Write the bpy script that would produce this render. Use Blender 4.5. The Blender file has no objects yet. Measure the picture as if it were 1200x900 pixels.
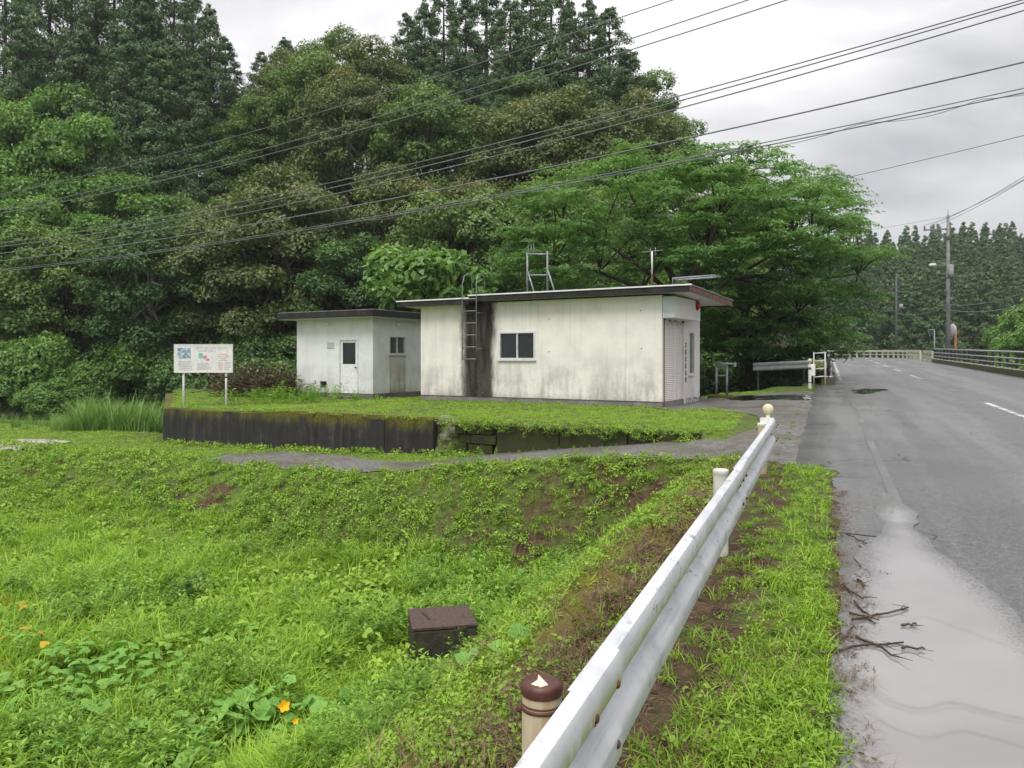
import bpy, bmesh, math, random
import numpy as np
from mathutils import Vector, Matrix

# ------------------------------------------------------------------ camera, sky, sun, exposure
SC = bpy.context.scene
COL = SC.collection
rad = math.radians

cam_data = bpy.data.cameras.new("camera")
cam_data.lens = 27.0
cam_data.sensor_width = 36.0
cam_data.shift_y = -0.025
cam_data.clip_start = 0.05
cam_data.clip_end = 3000.0
cam = bpy.data.objects.new("camera", cam_data)
COL.objects.link(cam)
cam.location = (0.0, 0.0, 1.35)
cam.rotation_euler = (rad(90), 0, 0)
SC.camera = cam

SUN_EL, SUN_AZ = rad(58), rad(205)          # azimuth clockwise from +Y: behind and a little to the left
world = bpy.data.worlds.new("World")
SC.world = world
world.use_nodes = True
wn, wl = world.node_tree.nodes, world.node_tree.links
wn.clear()
w_out = wn.new("ShaderNodeOutputWorld")
w_bg = wn.new("ShaderNodeBackground")
w_bg.inputs["Strength"].default_value = 0.1
w_sky = wn.new("ShaderNodeTexSky")
w_sky.sky_type = 'NISHITA'
w_sky.sun_disc = False
w_sky.sun_elevation = SUN_EL
w_sky.sun_rotation = SUN_AZ
w_tc = wn.new("ShaderNodeTexCoord")
w_map = wn.new("ShaderNodeMapping")
w_map.inputs["Scale"].default_value = (1.0, 1.0, 2.6)
w_map.inputs["Location"].default_value = (3.1, 1.7, 0.4)
w_n1 = wn.new("ShaderNodeTexNoise")
w_n1.inputs["Scale"].default_value = 2.1
w_n1.inputs["Detail"].default_value = 5.0
w_n1.inputs["Roughness"].default_value = 0.5
w_n1.inputs["Distortion"].default_value = 0.35
w_ramp = wn.new("ShaderNodeValToRGB")
w_ramp.color_ramp.elements[0].position = 0.38
w_ramp.color_ramp.elements[0].color = (4.8, 4.8, 5.0, 1)
w_ramp.color_ramp.elements[1].position = 0.61
w_ramp.color_ramp.elements[1].color = (8.3, 8.2, 8.35, 1)
# overcast sky: the cloud deck is thinner overhead than at the horizon
w_sep = wn.new("ShaderNodeSeparateXYZ")
w_cl = wn.new("ShaderNodeMath"); w_cl.operation = 'MAXIMUM'; w_cl.inputs[1].default_value = 0.0
w_ma = wn.new("ShaderNodeMath"); w_ma.operation = 'MULTIPLY_ADD'
w_ma.inputs[1].default_value = 1.25; w_ma.inputs[2].default_value = 0.62
w_sq = wn.new("ShaderNodeMath"); w_sq.operation = 'POWER'; w_sq.inputs[1].default_value = 2.0
w_mul = wn.new("ShaderNodeMix"); w_mul.data_type = 'RGBA'; w_mul.blend_type = 'MULTIPLY'
w_mul.inputs[0].default_value = 1.0
w_mix = wn.new("ShaderNodeMix"); w_mix.data_type = 'RGBA'
w_mix.inputs[0].default_value = 0.96
wl.new(w_tc.outputs["Generated"], w_map.inputs["Vector"])
wl.new(w_map.outputs["Vector"], w_n1.inputs["Vector"])
wl.new(w_n1.outputs["Fac"], w_ramp.inputs["Fac"])
wl.new(w_tc.outputs["Generated"], w_sep.inputs[0])
wl.new(w_sep.outputs["Z"], w_cl.inputs[0])
wl.new(w_cl.outputs[0], w_sq.inputs[0])
wl.new(w_sq.outputs[0], w_ma.inputs[0])
wl.new(w_ramp.outputs["Color"], w_mul.inputs[6])
wl.new(w_ma.outputs[0], w_mul.inputs[7])
wl.new(w_sky.outputs["Color"], w_mix.inputs[6])
wl.new(w_mul.outputs[2], w_mix.inputs[7])
wl.new(w_mix.outputs[2], w_bg.inputs["Color"])
wl.new(w_bg.outputs["Background"], w_out.inputs["Surface"])

sun_data = bpy.data.lights.new("sun", 'SUN')
sun_data.energy = 1.5
sun_data.angle = rad(25)
sun_data.color = (1.0, 0.97, 0.92)
sun = bpy.data.objects.new("sun", sun_data)
COL.objects.link(sun)
sun_dir = Vector((math.sin(SUN_AZ) * math.cos(SUN_EL), math.cos(SUN_AZ) * math.cos(SUN_EL), math.sin(SUN_EL)))
sun.rotation_euler = sun_dir.to_track_quat('Z', 'Y').to_euler()

SC.view_settings.view_transform = 'Standard'
SC.view_settings.look = 'None'
SC.view_settings.gamma = 1.0
SC.view_settings.use_curve_mapping = False
SC.view_settings.exposure = 0.78
SC.render.engine = 'CYCLES'
SC.cycles.max_bounces = 6
SC.cycles.diffuse_bounces = 3
SC.cycles.glossy_bounces = 2
SC.cycles.transmission_bounces = 3
SC.cycles.transparent_max_bounces = 4

# ------------------------------------------------------------------ frames of the place
CAMZ = 1.35
E1 = np.array([0.8608, -0.5090])      # along the buildings' long walls
E2 = np.array([0.5090, 0.8608])       # away from the camera, across them
U = np.array([0.3803, 0.9249])        # along the road
NR = np.array([0.9249, -0.3803])      # across the road, to the right
ROT_B = math.atan2(E1[1], E1[0])
ROT_R = math.atan2(U[1], U[0])

def B(p, q, z=0.0):
    return (p * E1[0] + q * E2[0], p * E1[1] + q * E2[1], z)
def Rd(s, a, z=0.0):
    return (s * U[0] + a * NR[0], s * U[1] + a * NR[1], z)

def sst(e0, e1, x):
    t = np.clip((x - e0) / (e1 - e0), 0, 1)
    return t * t * (3 - 2 * t)
def lerp(a, b, t): return a + (b - a) * t

def _h(ix, iy, seed):
    v = np.sin(ix * 127.1 + iy * 311.7 + seed * 74.7) * 43758.5453
    return v - np.floor(v)
def vnoise(x, y, seed=0):
    ix, iy = np.floor(x), np.floor(y)
    fx, fy = x - ix, y - iy
    fx, fy = fx * fx * (3 - 2 * fx), fy * fy * (3 - 2 * fy)
    a, b = _h(ix, iy, seed), _h(ix + 1, iy, seed)
    c, d = _h(ix, iy + 1, seed), _h(ix + 1, iy + 1, seed)
    return lerp(lerp(a, b, fx), lerp(c, d, fx), fy)
def fbm(x, y, seed=0, o=4):
    r, amp, tot = 0.0, 1.0, 0.0
    for i in range(o):
        r = r + amp * vnoise(x * 2 ** i, y * 2 ** i, seed + i); tot += amp; amp *= 0.5
    return r / tot

def seg_dist(x, y, pts):
    """distance to a polyline and the side (positive on its left)"""
    best = np.full(np.shape(x), 1e9); side = np.zeros(np.shape(x))
    for (x0, y0), (x1, y1) in zip(pts[:-1], pts[1:]):
        dx, dy = x1 - x0, y1 - y0
        t = np.clip(((x - x0) * dx + (y - y0) * dy) / (dx * dx + dy * dy), 0, 1)
        px, py = x0 + t * dx, y0 + t * dy
        d = np.hypot(x - px, y - py)
        cr = np.sign(dx * (y - y0) - dy * (x - x0))
        side = np.where(d < best, cr, side)
        best = np.minimum(best, d)
    return best, side
def poly_sdf(x, y, pts):
    """positive inside"""
    n = len(pts); inside = np.zeros(np.shape(x), bool)
    best = np.full(np.shape(x), 1e9)
    for i in range(n):
        (x0, y0), (x1, y1) = pts[i], pts[(i + 1) % n]
        c = ((y0 > y) != (y1 > y)) & (x < (x1 - x0) * (y - y0) / ((y1 - y0) if y1 != y0 else 1e-9) + x0)
        inside ^= c
        dx, dy = x1 - x0, y1 - y0
        t = np.clip(((x - x0) * dx + (y - y0) * dy) / (dx * dx + dy * dy + 1e-12), 0, 1)
        best = np.minimum(best, np.hypot(x - x0 - t * dx, y - y0 - t * dy))
    return np.where(inside, best, -best)

# ------------------------------------------------------------------ terrain
RIVER = [(-120, 74), (-70, 56), (-31, 47), (-8, 41), (8, 43), (24, 49), (45, 54), (90, 50)]
S_ARC, R_ARC = 92.0, 62.0             # the road bends left after the bridge
def road_z(s):
    s = np.asarray(s, float)
    return -0.26 + 0.0165 * np.minimum(s, 92) + 0.0165 * 20 * (1 - np.exp(-np.maximum(s - 92, 0) / 20.0))
def road_pt(s, a):
    """plan point at length s along the road and offset a to the right of the camera's line"""
    if s <= S_ARC:
        return Rd(s, a)[:2]
    th = (s - S_ARC) / R_ARC
    ac = 4.1 - R_ARC
    r = (a - ac)
    return Rd(S_ARC + r * math.sin(th), ac + r * math.cos(th))[:2]
ROADPATH = [tuple(road_pt(s, 4.1)) for s in list(np.arange(-12, S_ARC, 8)) + list(np.arange(S_ARC, S_ARC + 100, 5))]
ROADLEN = list(np.arange(-12, S_ARC, 8)) + list(np.arange(S_ARC, S_ARC + 100, 5))

PADL_A, PADL_B = np.array([-10.15, 22.6]), np.array([-15.2, 34.0])
def dz_drive(p):
    return np.interp(p, [-60, -34, -20, -14.8, -9.2, -5, -4.2, -1.8, 4], [-1.7, -1.3, -1.08, -1.0, -0.78, -0.26, -0.19, -0.13, -0.05])
def pad_left(x, y):
    d = PADL_B - PADL_A; n = np.array([d[1], -d[0]]) / np.hypot(*d)
    return (x - PADL_A[0]) * n[0] + (y - PADL_A[1]) * n[1]      # positive on the pad's side
def hill_d(x, y):
    d, side = seg_dist(x, y, RIVER)
    return np.where(side > 0, d, -d)
def tz(x, y, bumps=True):
    x = np.asarray(x, float); y = np.asarray(y, float)
    p = x * E1[0] + y * E1[1]; q = x * E2[0] + y * E2[1]
    a = x * NR[0] + y * NR[1]; s = x * U[0] + y * U[1]
    field = -2.0 + 0.25 * sst(-10, -40, p) * 0 + 0.14 * (fbm(x * 0.35, y * 0.35, 3, 3) - 0.5)
    wob = 0.9 * (fbm(x * 0.5, y * 0.5, 9, 3) - 0.5)
    # road embankment on its left side
    zr = road_z(s) + 0.025
    zA = lerp(field, zr - 0.05 * sst(-0.5, -1.3, a), sst(-4.05 + 0.5 * wob, -1.15 + 0.3 * wob, a))
    # shelf that carries the driveway
    fq = sst(9.2 + wob, 11.5 + 0.25 * wob, q)
    zB = lerp(field, dz_drive(p), fq)
    zleft = lerp(dz_drive(p), -1.85, sst(15.5, 20.5, q))
    zB = np.where(q > 14.0, zleft, zB)
    k = 0.05
    z = np.maximum(zA, zB)
    # the raised yard
    padz = np.interp(p, [-30, -17.5, -15.8, 0], [-0.12, -0.12, 0.0, 0.0])
    lft = sst(0.10, 0.22, pad_left(x, y))
    hard = sst(14.15, 14.25, q)
    soft = sst(12.7, 14.6, q)
    w = np.where(p < -4.6, hard, lerp(hard, soft, sst(-4.6, -3.6, p)))
    back = 1 - sst(27.5, 31.0, q)
    inpad = w * lft * back
    zpad = lerp(padz, np.maximum(zA, padz), sst(-3.5, 1.0, a))
    z = lerp(z, zpad, inpad)
    z = np.where((q > 14.25) & (a > -3.5), np.maximum(z, lerp(z, zr, sst(-6, -1.0, a))), z)
    # right of the road the ground falls away
    z = np.where(a > 8.2, lerp(zr - 0.15, -2.2, sst(9.0, 14.0, a)), z)
    # behind the yard and the river
    z = np.where((q > 31.0) & (a < -1), np.minimum(z, -1.9), z)
    rdist, side = seg_dist(x, y, RIVER)
    wide = sst(6, 20, x)
    z = lerp(-3.3, z, sst(lerp(2.4, 6.0, wide), lerp(5.5, 17.0, wide), rdist))
    hd = np.where(side > 0, rdist, -rdist)
    hill = 20.5 * sst(3.5, 27, hd) * (1 - sst(31, 58, hd)) * sst(-3, -21, a) * (0.85 + 0.3 * fbm(x * 0.05, y * 0.05, 5, 2))
    z = z + hill
    # far country
    far = sst(88, 105, s)
    mount = 21.0 * sst(126, 215, y) * (0.72 + 0.5 * fbm(x * 0.022 + 3, y * 0.01, 11, 2)) + 14 * sst(215, 420, y)
    zfar = np.maximum(-0.5 + mount, hill - 2)
    z = lerp(z, zfar, far * sst(0, 8, hd + 1e-3))
    rd_d, _ = seg_dist(x, y, ROADPATH[11:])
    zr2 = road_z(np.clip(s, 80, 130)) - 0.08
    z = np.where(s > 74, lerp(zr2, z, sst(5.2, 12, rd_d)), z)
    if bumps:
        near = 1 - sst(30, 60, y)
        z = z + near * 0.035 * (fbm(x * 2.3, y * 2.3, 21, 2) - 0.5) * np.where((a > -0.2), 0.25, 1.0)
    # sunk below the road's own slab
    z = np.where((a > np.where(s > 10.7, -0.62, 0.12)) & (a < 8.4) & (s < 88), np.minimum(z, road_z(s) - 0.07), z)
    return z

def at_px(px, py):
    """where the view ray of a point measured on the photograph meets the ground"""
    rx, rz = (px - 600) / 900.0, (420 - py) / 900.0
    t = np.concatenate([np.arange(1.2, 40, 0.02), np.arange(40, 140, 0.1)])
    z = CAMZ + rz * t
    g = tz(rx * t, t)
    i = np.argmax(z < g)
    return (rx * t[i], t[i], float(g[i]))

# ------------------------------------------------------------------ mesh helpers
def set_props(o, label=None, cat=None, group=None, kind=None):
    if label: o["label"] = label
    if cat: o["category"] = cat
    if group: o["group"] = group
    if kind: o["kind"] = kind
    return o
def empty(name, loc=(0, 0, 0), rz=0.0, label=None, cat=None, group=None):
    o = bpy.data.objects.new(name, None)
    o.empty_display_size = 0.2
    COL.objects.link(o); o.location = loc; o.rotation_euler = (0, 0, rz)
    return set_props(o, label, cat, group)
def link_mesh(name, me, mat=None, parent=None, loc=None):
    o = bpy.data.objects.new(name, me)
    COL.objects.link(o)
    if mat is not None and not me.materials: me.materials.append(mat)
    if parent is not None: o.parent = parent
    if loc is not None: o.location = loc
    return o
def np_mesh(name, V, F, smooth=False, attrs=None, mat=None):
    """V (n,3), F (m,k) all faces of k corners"""
    V = np.asarray(V, np.float32); F = np.asarray(F, np.int32)
    me = bpy.data.meshes.new(name)
    m, k = F.shape
    me.vertices.add(len(V)); me.vertices.foreach_set("co", V.ravel())
    me.loops.add(m * k); me.loops.foreach_set("vertex_index", F.ravel())
    me.polygons.add(m)
    me.polygons.foreach_set("loop_start", np.arange(0, m * k, k, dtype=np.int32))
    try: me.polygons.foreach_set("loop_total", np.full(m, k, np.int32))
    except Exception: pass
    if smooth: me.polygons.foreach_set("use_smooth", np.ones(m, bool))
    if attrs:
        for n, arr in attrs.items():
            at = me.attributes.new(n, 'FLOAT', 'POINT'); at.data.foreach_set("value", np.asarray(arr, np.float32))
    me.update(calc_edges=True)
    if mat is not None: me.materials.append(mat)
    return me

class MB:
    """collects shapes into one mesh"""
    def __init__(self): self.v, self.f, self.sm = [], [], []
    def add(self, vs, fs, smooth=False):
        o = len(self.v); self.v += [tuple(x) for x in vs]
        for f in fs: self.f.append([i + o for i in f]); self.sm.append(smooth)
        return self
    def box(self, x0, x1, y0, y1, z0, z1):
        vs = [(x, y, z) for z in (z0, z1) for y in (y0, y1) for x in (x0, x1)]
        return self.add(vs, [(0, 2, 3, 1), (4, 5, 7, 6), (0, 1, 5, 4), (2, 6, 7, 3), (0, 4, 6, 2), (1, 3, 7, 5)])
    def obox(self, c, ax, ay, az):
        """box of half axes"""
        c, ax, ay, az = (np.array(t, float) for t in (c, ax, ay, az))
        vs = [c + i * ax + j * ay + k * az for k in (-1, 1) for j in (-1, 1) for i in (-1, 1)]
        return self.add(vs, [(0, 2, 3, 1), (4, 5, 7, 6), (0, 1, 5, 4), (2, 6, 7, 3), (0, 4, 6, 2), (1, 3, 7, 5)])
    def tube(self, pts, radii, n=8, caps=True, smooth=True):
        pts = [np.array(p, float) for p in pts]
        if np.isscalar(radii): radii = [radii] * len(pts)
        rings = []; ref = None
        for i, p in enumerate(pts):
            t = pts[min(i + 1, len(pts) - 1)] - pts[max(i - 1, 0)]
            t = t / (np.linalg.norm(t) + 1e-9)
            if ref is None:
                ref = np.array([0, 0, 1.0]) if abs(t[2]) < 0.9 else np.array([1.0, 0, 0])
            b = ref - t * np.dot(ref, t); b /= np.linalg.norm(b) + 1e-9
            c = np.cross(t, b); ref = b
            rings.append([p + radii[i] * (b * math.cos(2 * math.pi * k / n) + c * math.sin(2 * math.pi * k / n)) for k in range(n)])
        vs = [v for r in rings for v in r]
        fs = []
        for i in range(len(pts) - 1):
            for k in range(n):
                k2 = (k + 1) % n
                fs.append((i * n + k, i * n + k2, (i + 1) * n + k2, (i + 1) * n + k))
        self.add(vs, fs, smooth)
        if caps:
            o = len(self.v) - len(vs)
            self.f.append([o + k for k in range(n)][::-1]); self.sm.append(False)
            self.f.append([o + (len(pts) - 1) * n + k for k in range(n)]); self.sm.append(False)
        return self
    def lathe(self, prof, c=(0, 0, 0), n=20, smooth=True, axis='z'):
        vs = []
        for r, h in prof:
            for k in range(n):
                t = 2 * math.pi * k / n
                if axis == 'z': vs.append((c[0] + r * math.cos(t), c[1] + r * math.sin(t), c[2] + h))
                elif axis == 'y': vs.append((c[0] + r * math.cos(t), c[1] + h, c[2] + r * math.sin(t)))
                else: vs.append((c[0] + h, c[1] + r * math.cos(t), c[2] + r * math.sin(t)))
        fs = []
        for i in range(len(prof) - 1):
            for k in range(n):
                k2 = (k + 1) % n
                f = (i * n + k, i * n + k2, (i + 1) * n + k2, (i + 1) * n + k)
                fs.append(f if axis != 'y' else f[::-1])
        return self.add(vs, fs, smooth)
    def mesh(self, name):
        me = bpy.data.meshes.new(name)
        me.from_pydata([tuple(map(float, v)) for v in self.v], [], self.f)
        me.polygons.foreach_set("use_smooth", self.sm)
        me.update()
        return me
    def build(self, name, mat, parent=None, loc=None, bevel=0.0):
        o = link_mesh(name, self.mesh(name), mat, parent, loc)
        if bevel:
            m = o.modifiers.new("bevel", 'BEVEL'); m.width = bevel; m.segments = 2; m.limit_method = 'ANGLE'
            m.angle_limit = rad(40)
        return o

def wall_holes(w, h, t, holes, axis='x', off=0.0, z0=0.0):
    """a wall w long, h high, t thick with real openings (x0,x1,z0,z1); along local x at y=off.. or along y at x=off"""
    xs = sorted({0.0, w} | {v for o in holes for v in o[:2]}); zs = sorted({z0, h} | {v for o in holes for v in o[2:]})
    solid = {}
    for i in range(len(xs) - 1):
        for j in range(len(zs) - 1):
            cx, cz = (xs[i] + xs[i + 1]) / 2, (zs[j] + zs[j + 1]) / 2
            solid[i, j] = not any(o[0] < cx < o[1] and o[2] < cz < o[3] for o in holes)
    m = MB()
    def P(x, d, z): return (x, off + d, z) if axis == 'x' else (off + d, x, z)
    for (i, j), sld in solid.items():
        if not sld: continue
        x0, x1, a0, a1 = xs[i], xs[i + 1], zs[j], zs[j + 1]
        m.add([P(x0, 0, a0), P(x1, 0, a0), P(x1, 0, a1), P(x0, 0, a1)], [(0, 1, 2, 3)])
        m.add([P(x0, t, a0), P(x1, t, a0), P(x1, t, a1), P(x0, t, a1)], [(3, 2, 1, 0)])
        if not solid.get((i - 1, j)): m.add([P(x0, 0, a0), P(x0, t, a0), P(x0, t, a1), P(x0, 0, a1)], [(3, 2, 1, 0)])
        if not solid.get((i + 1, j)): m.add([P(x1, 0, a0), P(x1, t, a0), P(x1, t, a1), P(x1, 0, a1)], [(0, 1, 2, 3)])
        if not solid.get((i, j - 1)): m.add([P(x0, 0, a0), P(x1, 0, a0), P(x1, t, a0), P(x0, t, a0)], [(3, 2, 1, 0)])
        if not solid.get((i, j + 1)): m.add([P(x0, 0, a1), P(x1, 0, a1), P(x1, t, a1), P(x0, t, a1)], [(0, 1, 2, 3)])
    return m

def clip_sheet(name, x0, x1, y0, y1, step, fsd, zf, mat, thick=None):
    """a sheet on the ground whose outline is the zero line of fsd"""
    nx, ny = int((x1 - x0) / step) + 1, int((y1 - y0) / step) + 1
    X, Y = np.meshgrid(x0 + np.arange(nx) * step, y0 + np.arange(ny) * step, indexing='ij')
    Fv = fsd(X, Y); vs, fs, idx = [], [], {}
    def vid(x, y):
        k = (round(x, 4), round(y, 4))
        if k not in idx: idx[k] = len(vs); vs.append(k)
        return idx[k]
    pos = Fv > 0
    for i in range(nx - 1):
        for j in range(ny - 1):
            c = [(i, j), (i + 1, j), (i + 1, j + 1), (i, j + 1)]
            if not any(pos[k] for k in c): continue
            out = []
            for k in range(4):
                A, Bc = c[k], c[(k + 1) % 4]
                fa, fb = Fv[A], Fv[Bc]
                if fa > 0: out.append(vid(X[A], Y[A]))
                if (fa > 0) != (fb > 0):
                    t = fa / (fa - fb)
                    out.append(vid(X[A] + t * (X[Bc] - X[A]), Y[A] + t * (Y[Bc] - Y[A])))
            o2 = []
            for v in out:
                if v not in o2: o2.append(v)
            if len(o2) >= 3: fs.append(o2)
    V = np.array(vs); Z = zf(V[:, 0], V[:, 1])
    me = bpy.data.meshes.new(name)
    me.from_pydata([(float(a), float(b), float(c)) for (a, b), c in zip(vs, Z)], [], fs)
    me.polygons.foreach_set("use_smooth", [True] * len(fs)); me.update()
    at = me.attributes.new('depth', 'FLOAT', 'POINT'); at.data.foreach_set('value', np.asarray(fsd(V[:, 0], V[:, 1]), np.float32))
    return link_mesh(name, me, mat)

# ------------------------------------------------------------------ materials
class NT:
    def __init__(self, name):
        self.m = bpy.data.materials.new(name); self.m.use_nodes = True
        self.t = self.m.node_tree; self.t.nodes.clear()
        self.out = self.t.nodes.new("ShaderNodeOutputMaterial")
    def n(self, typ, **kw):
        x = self.t.nodes.new(typ)
        for k, v in kw.items(): setattr(x, k, v)
        return x
    def set(self, sock, v):
        if hasattr(v, "is_linked") or isinstance(v, bpy.types.NodeSocket): self.t.links.new(v, sock)
        elif isinstance(v, (tuple, list)) and sock.type == 'RGBA' and len(v) == 3: sock.default_value = (*v, 1)
        else: sock.default_value = v
    def coord(self, which="Object"): return self.n("ShaderNodeTexCoord").outputs[which]
    def mapping(self, vec, scale=(1, 1, 1), loc=(0, 0, 0)):
        m = self.n("ShaderNodeMapping"); self.set(m.inputs["Vector"], vec)
        m.inputs["Scale"].default_value = scale; m.inputs["Location"].default_value = loc
        return m.outputs[0]
    def noise(self, vec, scale, detail=4, rough=0.55, dist=0.0):
        x = self.n("ShaderNodeTexNoise"); self.set(x.inputs["Vector"], vec)
        x.inputs["Scale"].default_value = scale; x.inputs["Detail"].default_value = detail
        x.inputs["Roughness"].default_value = rough; x.inputs["Distortion"].default_value = dist
        return x.outputs["Fac"]
    def vor(self, vec, scale, out="Distance", feature='F1'):
        x = self.n("ShaderNodeTexVoronoi"); x.feature = feature; self.set(x.inputs["Vector"], vec)
        x.inputs["Scale"].default_value = scale
        return x.outputs[out]
    def ramp(self, fac, stops):
        r = self.n("ShaderNodeValToRGB"); self.set(r.inputs[0], fac)
        e = r.color_ramp.elements
        while len(e) < len(stops): e.new(0.5)
        for k, (p, c) in enumerate(stops):
            e[k].position = p; e[k].color = (*c, 1) if isinstance(c, (tuple, list)) else (c, c, c, 1)
        return r.outputs[0]
    def mix(self, f, a, b, blend='MIX'):
        x = self.n("ShaderNodeMix"); x.data_type = 'RGBA'; x.blend_type = blend
        self.set(x.inputs[0], f); self.set(x.inputs[6], a); self.set(x.inputs[7], b)
        return x.outputs[2]
    def math(self, op, a, b=0.0, c=0.0, clamp=False):
        x = self.n("ShaderNodeMath"); x.operation = op; x.use_clamp = clamp
        self.set(x.inputs[0], a); self.set(x.inputs[1], b); self.set(x.inputs[2], c)
        return x.outputs[0]
    def mr(self, v, a, b, c=0.0, d=1.0):
        x = self.n("ShaderNodeMapRange"); x.interpolation_type = 'SMOOTHSTEP'
        self.set(x.inputs[0], v); self.set(x.inputs[1], a); self.set(x.inputs[2], b)
        x.inputs[3].default_value = c; x.inputs[4].default_value = d
        return x.outputs[0]
    def attr(self, name): 
        x = self.n("ShaderNodeAttribute"); x.attribute_name = name
        return x.outputs["Fac"]
    def xyz(self, vec):
        x = self.n("ShaderNodeSeparateXYZ"); self.set(x.inputs[0], vec)
        return x.outputs
    def bump(self, h, strength=0.4, dist=0.02):
        x = self.n("ShaderNodeBump"); self.set(x.inputs["Height"], h)
        x.inputs["Strength"].default_value = strength; x.inputs["Distance"].default_value = dist
        return x.outputs[0]
    def pbr(self, color, rough=0.6, spec=0.5, metal=0.0, normal=None, coat=None):
        x = self.n("ShaderNodeBsdfPrincipled")
        self.set(x.inputs["Base Color"], color); self.set(x.inputs["Roughness"], rough)
        self.set(x.inputs["Specular IOR Level"], spec); self.set(x.inputs["Metallic"], metal)
        if normal is not None: self.set(x.inputs["Normal"], normal)
        if coat is not None: self.set(x.inputs["Coat Weight"], coat)
        return x
    def done(self, sh):
        self.t.links.new(sh.outputs[0], self.out.inputs["Surface"]); return self.m

def simple(name, c1, c2, scale=6.0, rough=0.6, spec=0.4, metal=0.0, bump=0.0, coords="Object", detail=5):
    t = NT(name); co = t.coord(coords)
    f = t.noise(co, scale, detail)
    col = t.ramp(f, [(0.35, c1), (0.68, c2)])
    nm = t.bump(t.noise(co, scale * 6, 3), bump, 0.01) if bump else None
    return t.done(t.pbr(col, rough, spec, metal, nm))

def leafmat(name, c1, c2, c3=None, trans=0.3, rough=0.5, spec=0.3, tint=True):
    """c1..c2 by the thing's own random, c3 by the leaf's own tint"""
    t = NT(name)
    oi = t.n("ShaderNodeObjectInfo")
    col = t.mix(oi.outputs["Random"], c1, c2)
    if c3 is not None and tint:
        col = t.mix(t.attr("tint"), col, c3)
    geo = t.n("ShaderNodeNewGeometry")
    rn = t.mr(geo.outputs["Random Per Island"], 0.0, 1.0, 0.72, 1.28)
    col = t.mix(1.0, col, rn, 'MULTIPLY')
    pb = t.pbr(col, rough, spec)
    tr = t.n("ShaderNodeBsdfTranslucent")
    t.set(tr.inputs["Color"], t.mix(1.0, col, (1.15, 1.25, 0.6), 'MULTIPLY'))
    mx = t.n("ShaderNodeMixShader"); mx.inputs[0].default_value = trans
    t.t.links.new(pb.outputs[0], mx.inputs[1]); t.t.links.new(tr.outputs[0], mx.inputs[2])
    return t.done(mx)

# ------------------------------------------------------------------ the setting's materials
def m_ground():
    t = NT("ground_soil_and_turf"); co = t.coord("Object")
    big = t.noise(co, 0.35, 5); fine = t.noise(co, 9.0, 6, 0.7); mid = t.noise(co, 2.2, 5)
    green = t.ramp(t.math('ADD', t.math('MULTIPLY', fine, 0.5), t.math('MULTIPLY', t.noise(co, 34, 5, 0.8), 0.5)), [(0.38, (0.022, 0.028, 0.008)), (0.50, (0.075, 0.115, 0.018)), (0.62, (0.17, 0.235, 0.035))])
    soil = t.ramp(t.noise(co, 14, 6, 0.75), [(0.3, (0.030, 0.019, 0.011)), (0.6, (0.105, 0.066, 0.036)), (0.8, (0.20, 0.145, 0.085))])
    moss = t.ramp(t.noise(co, 22, 5, 0.7), [(0.3, (0.07, 0.066, 0.008)), (0.7, (0.21, 0.18, 0.02))])
    f_s = t.mr(t.math('ADD', t.attr("soil"), t.math('MULTIPLY', t.math('SUBTRACT', mid, 0.5), 0.9)), 0.40, 0.62)
    f_m = t.mr(t.math('ADD', t.attr("moss"), t.math('MULTIPLY', t.math('SUBTRACT', t.noise(co, 4.0, 5), 0.5), 1.3)), 0.42, 0.62)
    col = t.mix(f_s, green, soil)
    col = t.mix(f_m, col, moss)
    litter = t.ramp(t.noise(co, 5, 6, 0.7), [(0.3, (0.012, 0.012, 0.007)), (0.7, (0.05, 0.04, 0.022))])
    col = t.mix(t.attr("forest"), col, litter)
    h = t.math('ADD', fine, t.noise(co, 30, 4, 0.7))
    return t.done(t.pbr(col, 0.85, 0.25, 0, t.bump(h, 0.8, 0.04)))
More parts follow.
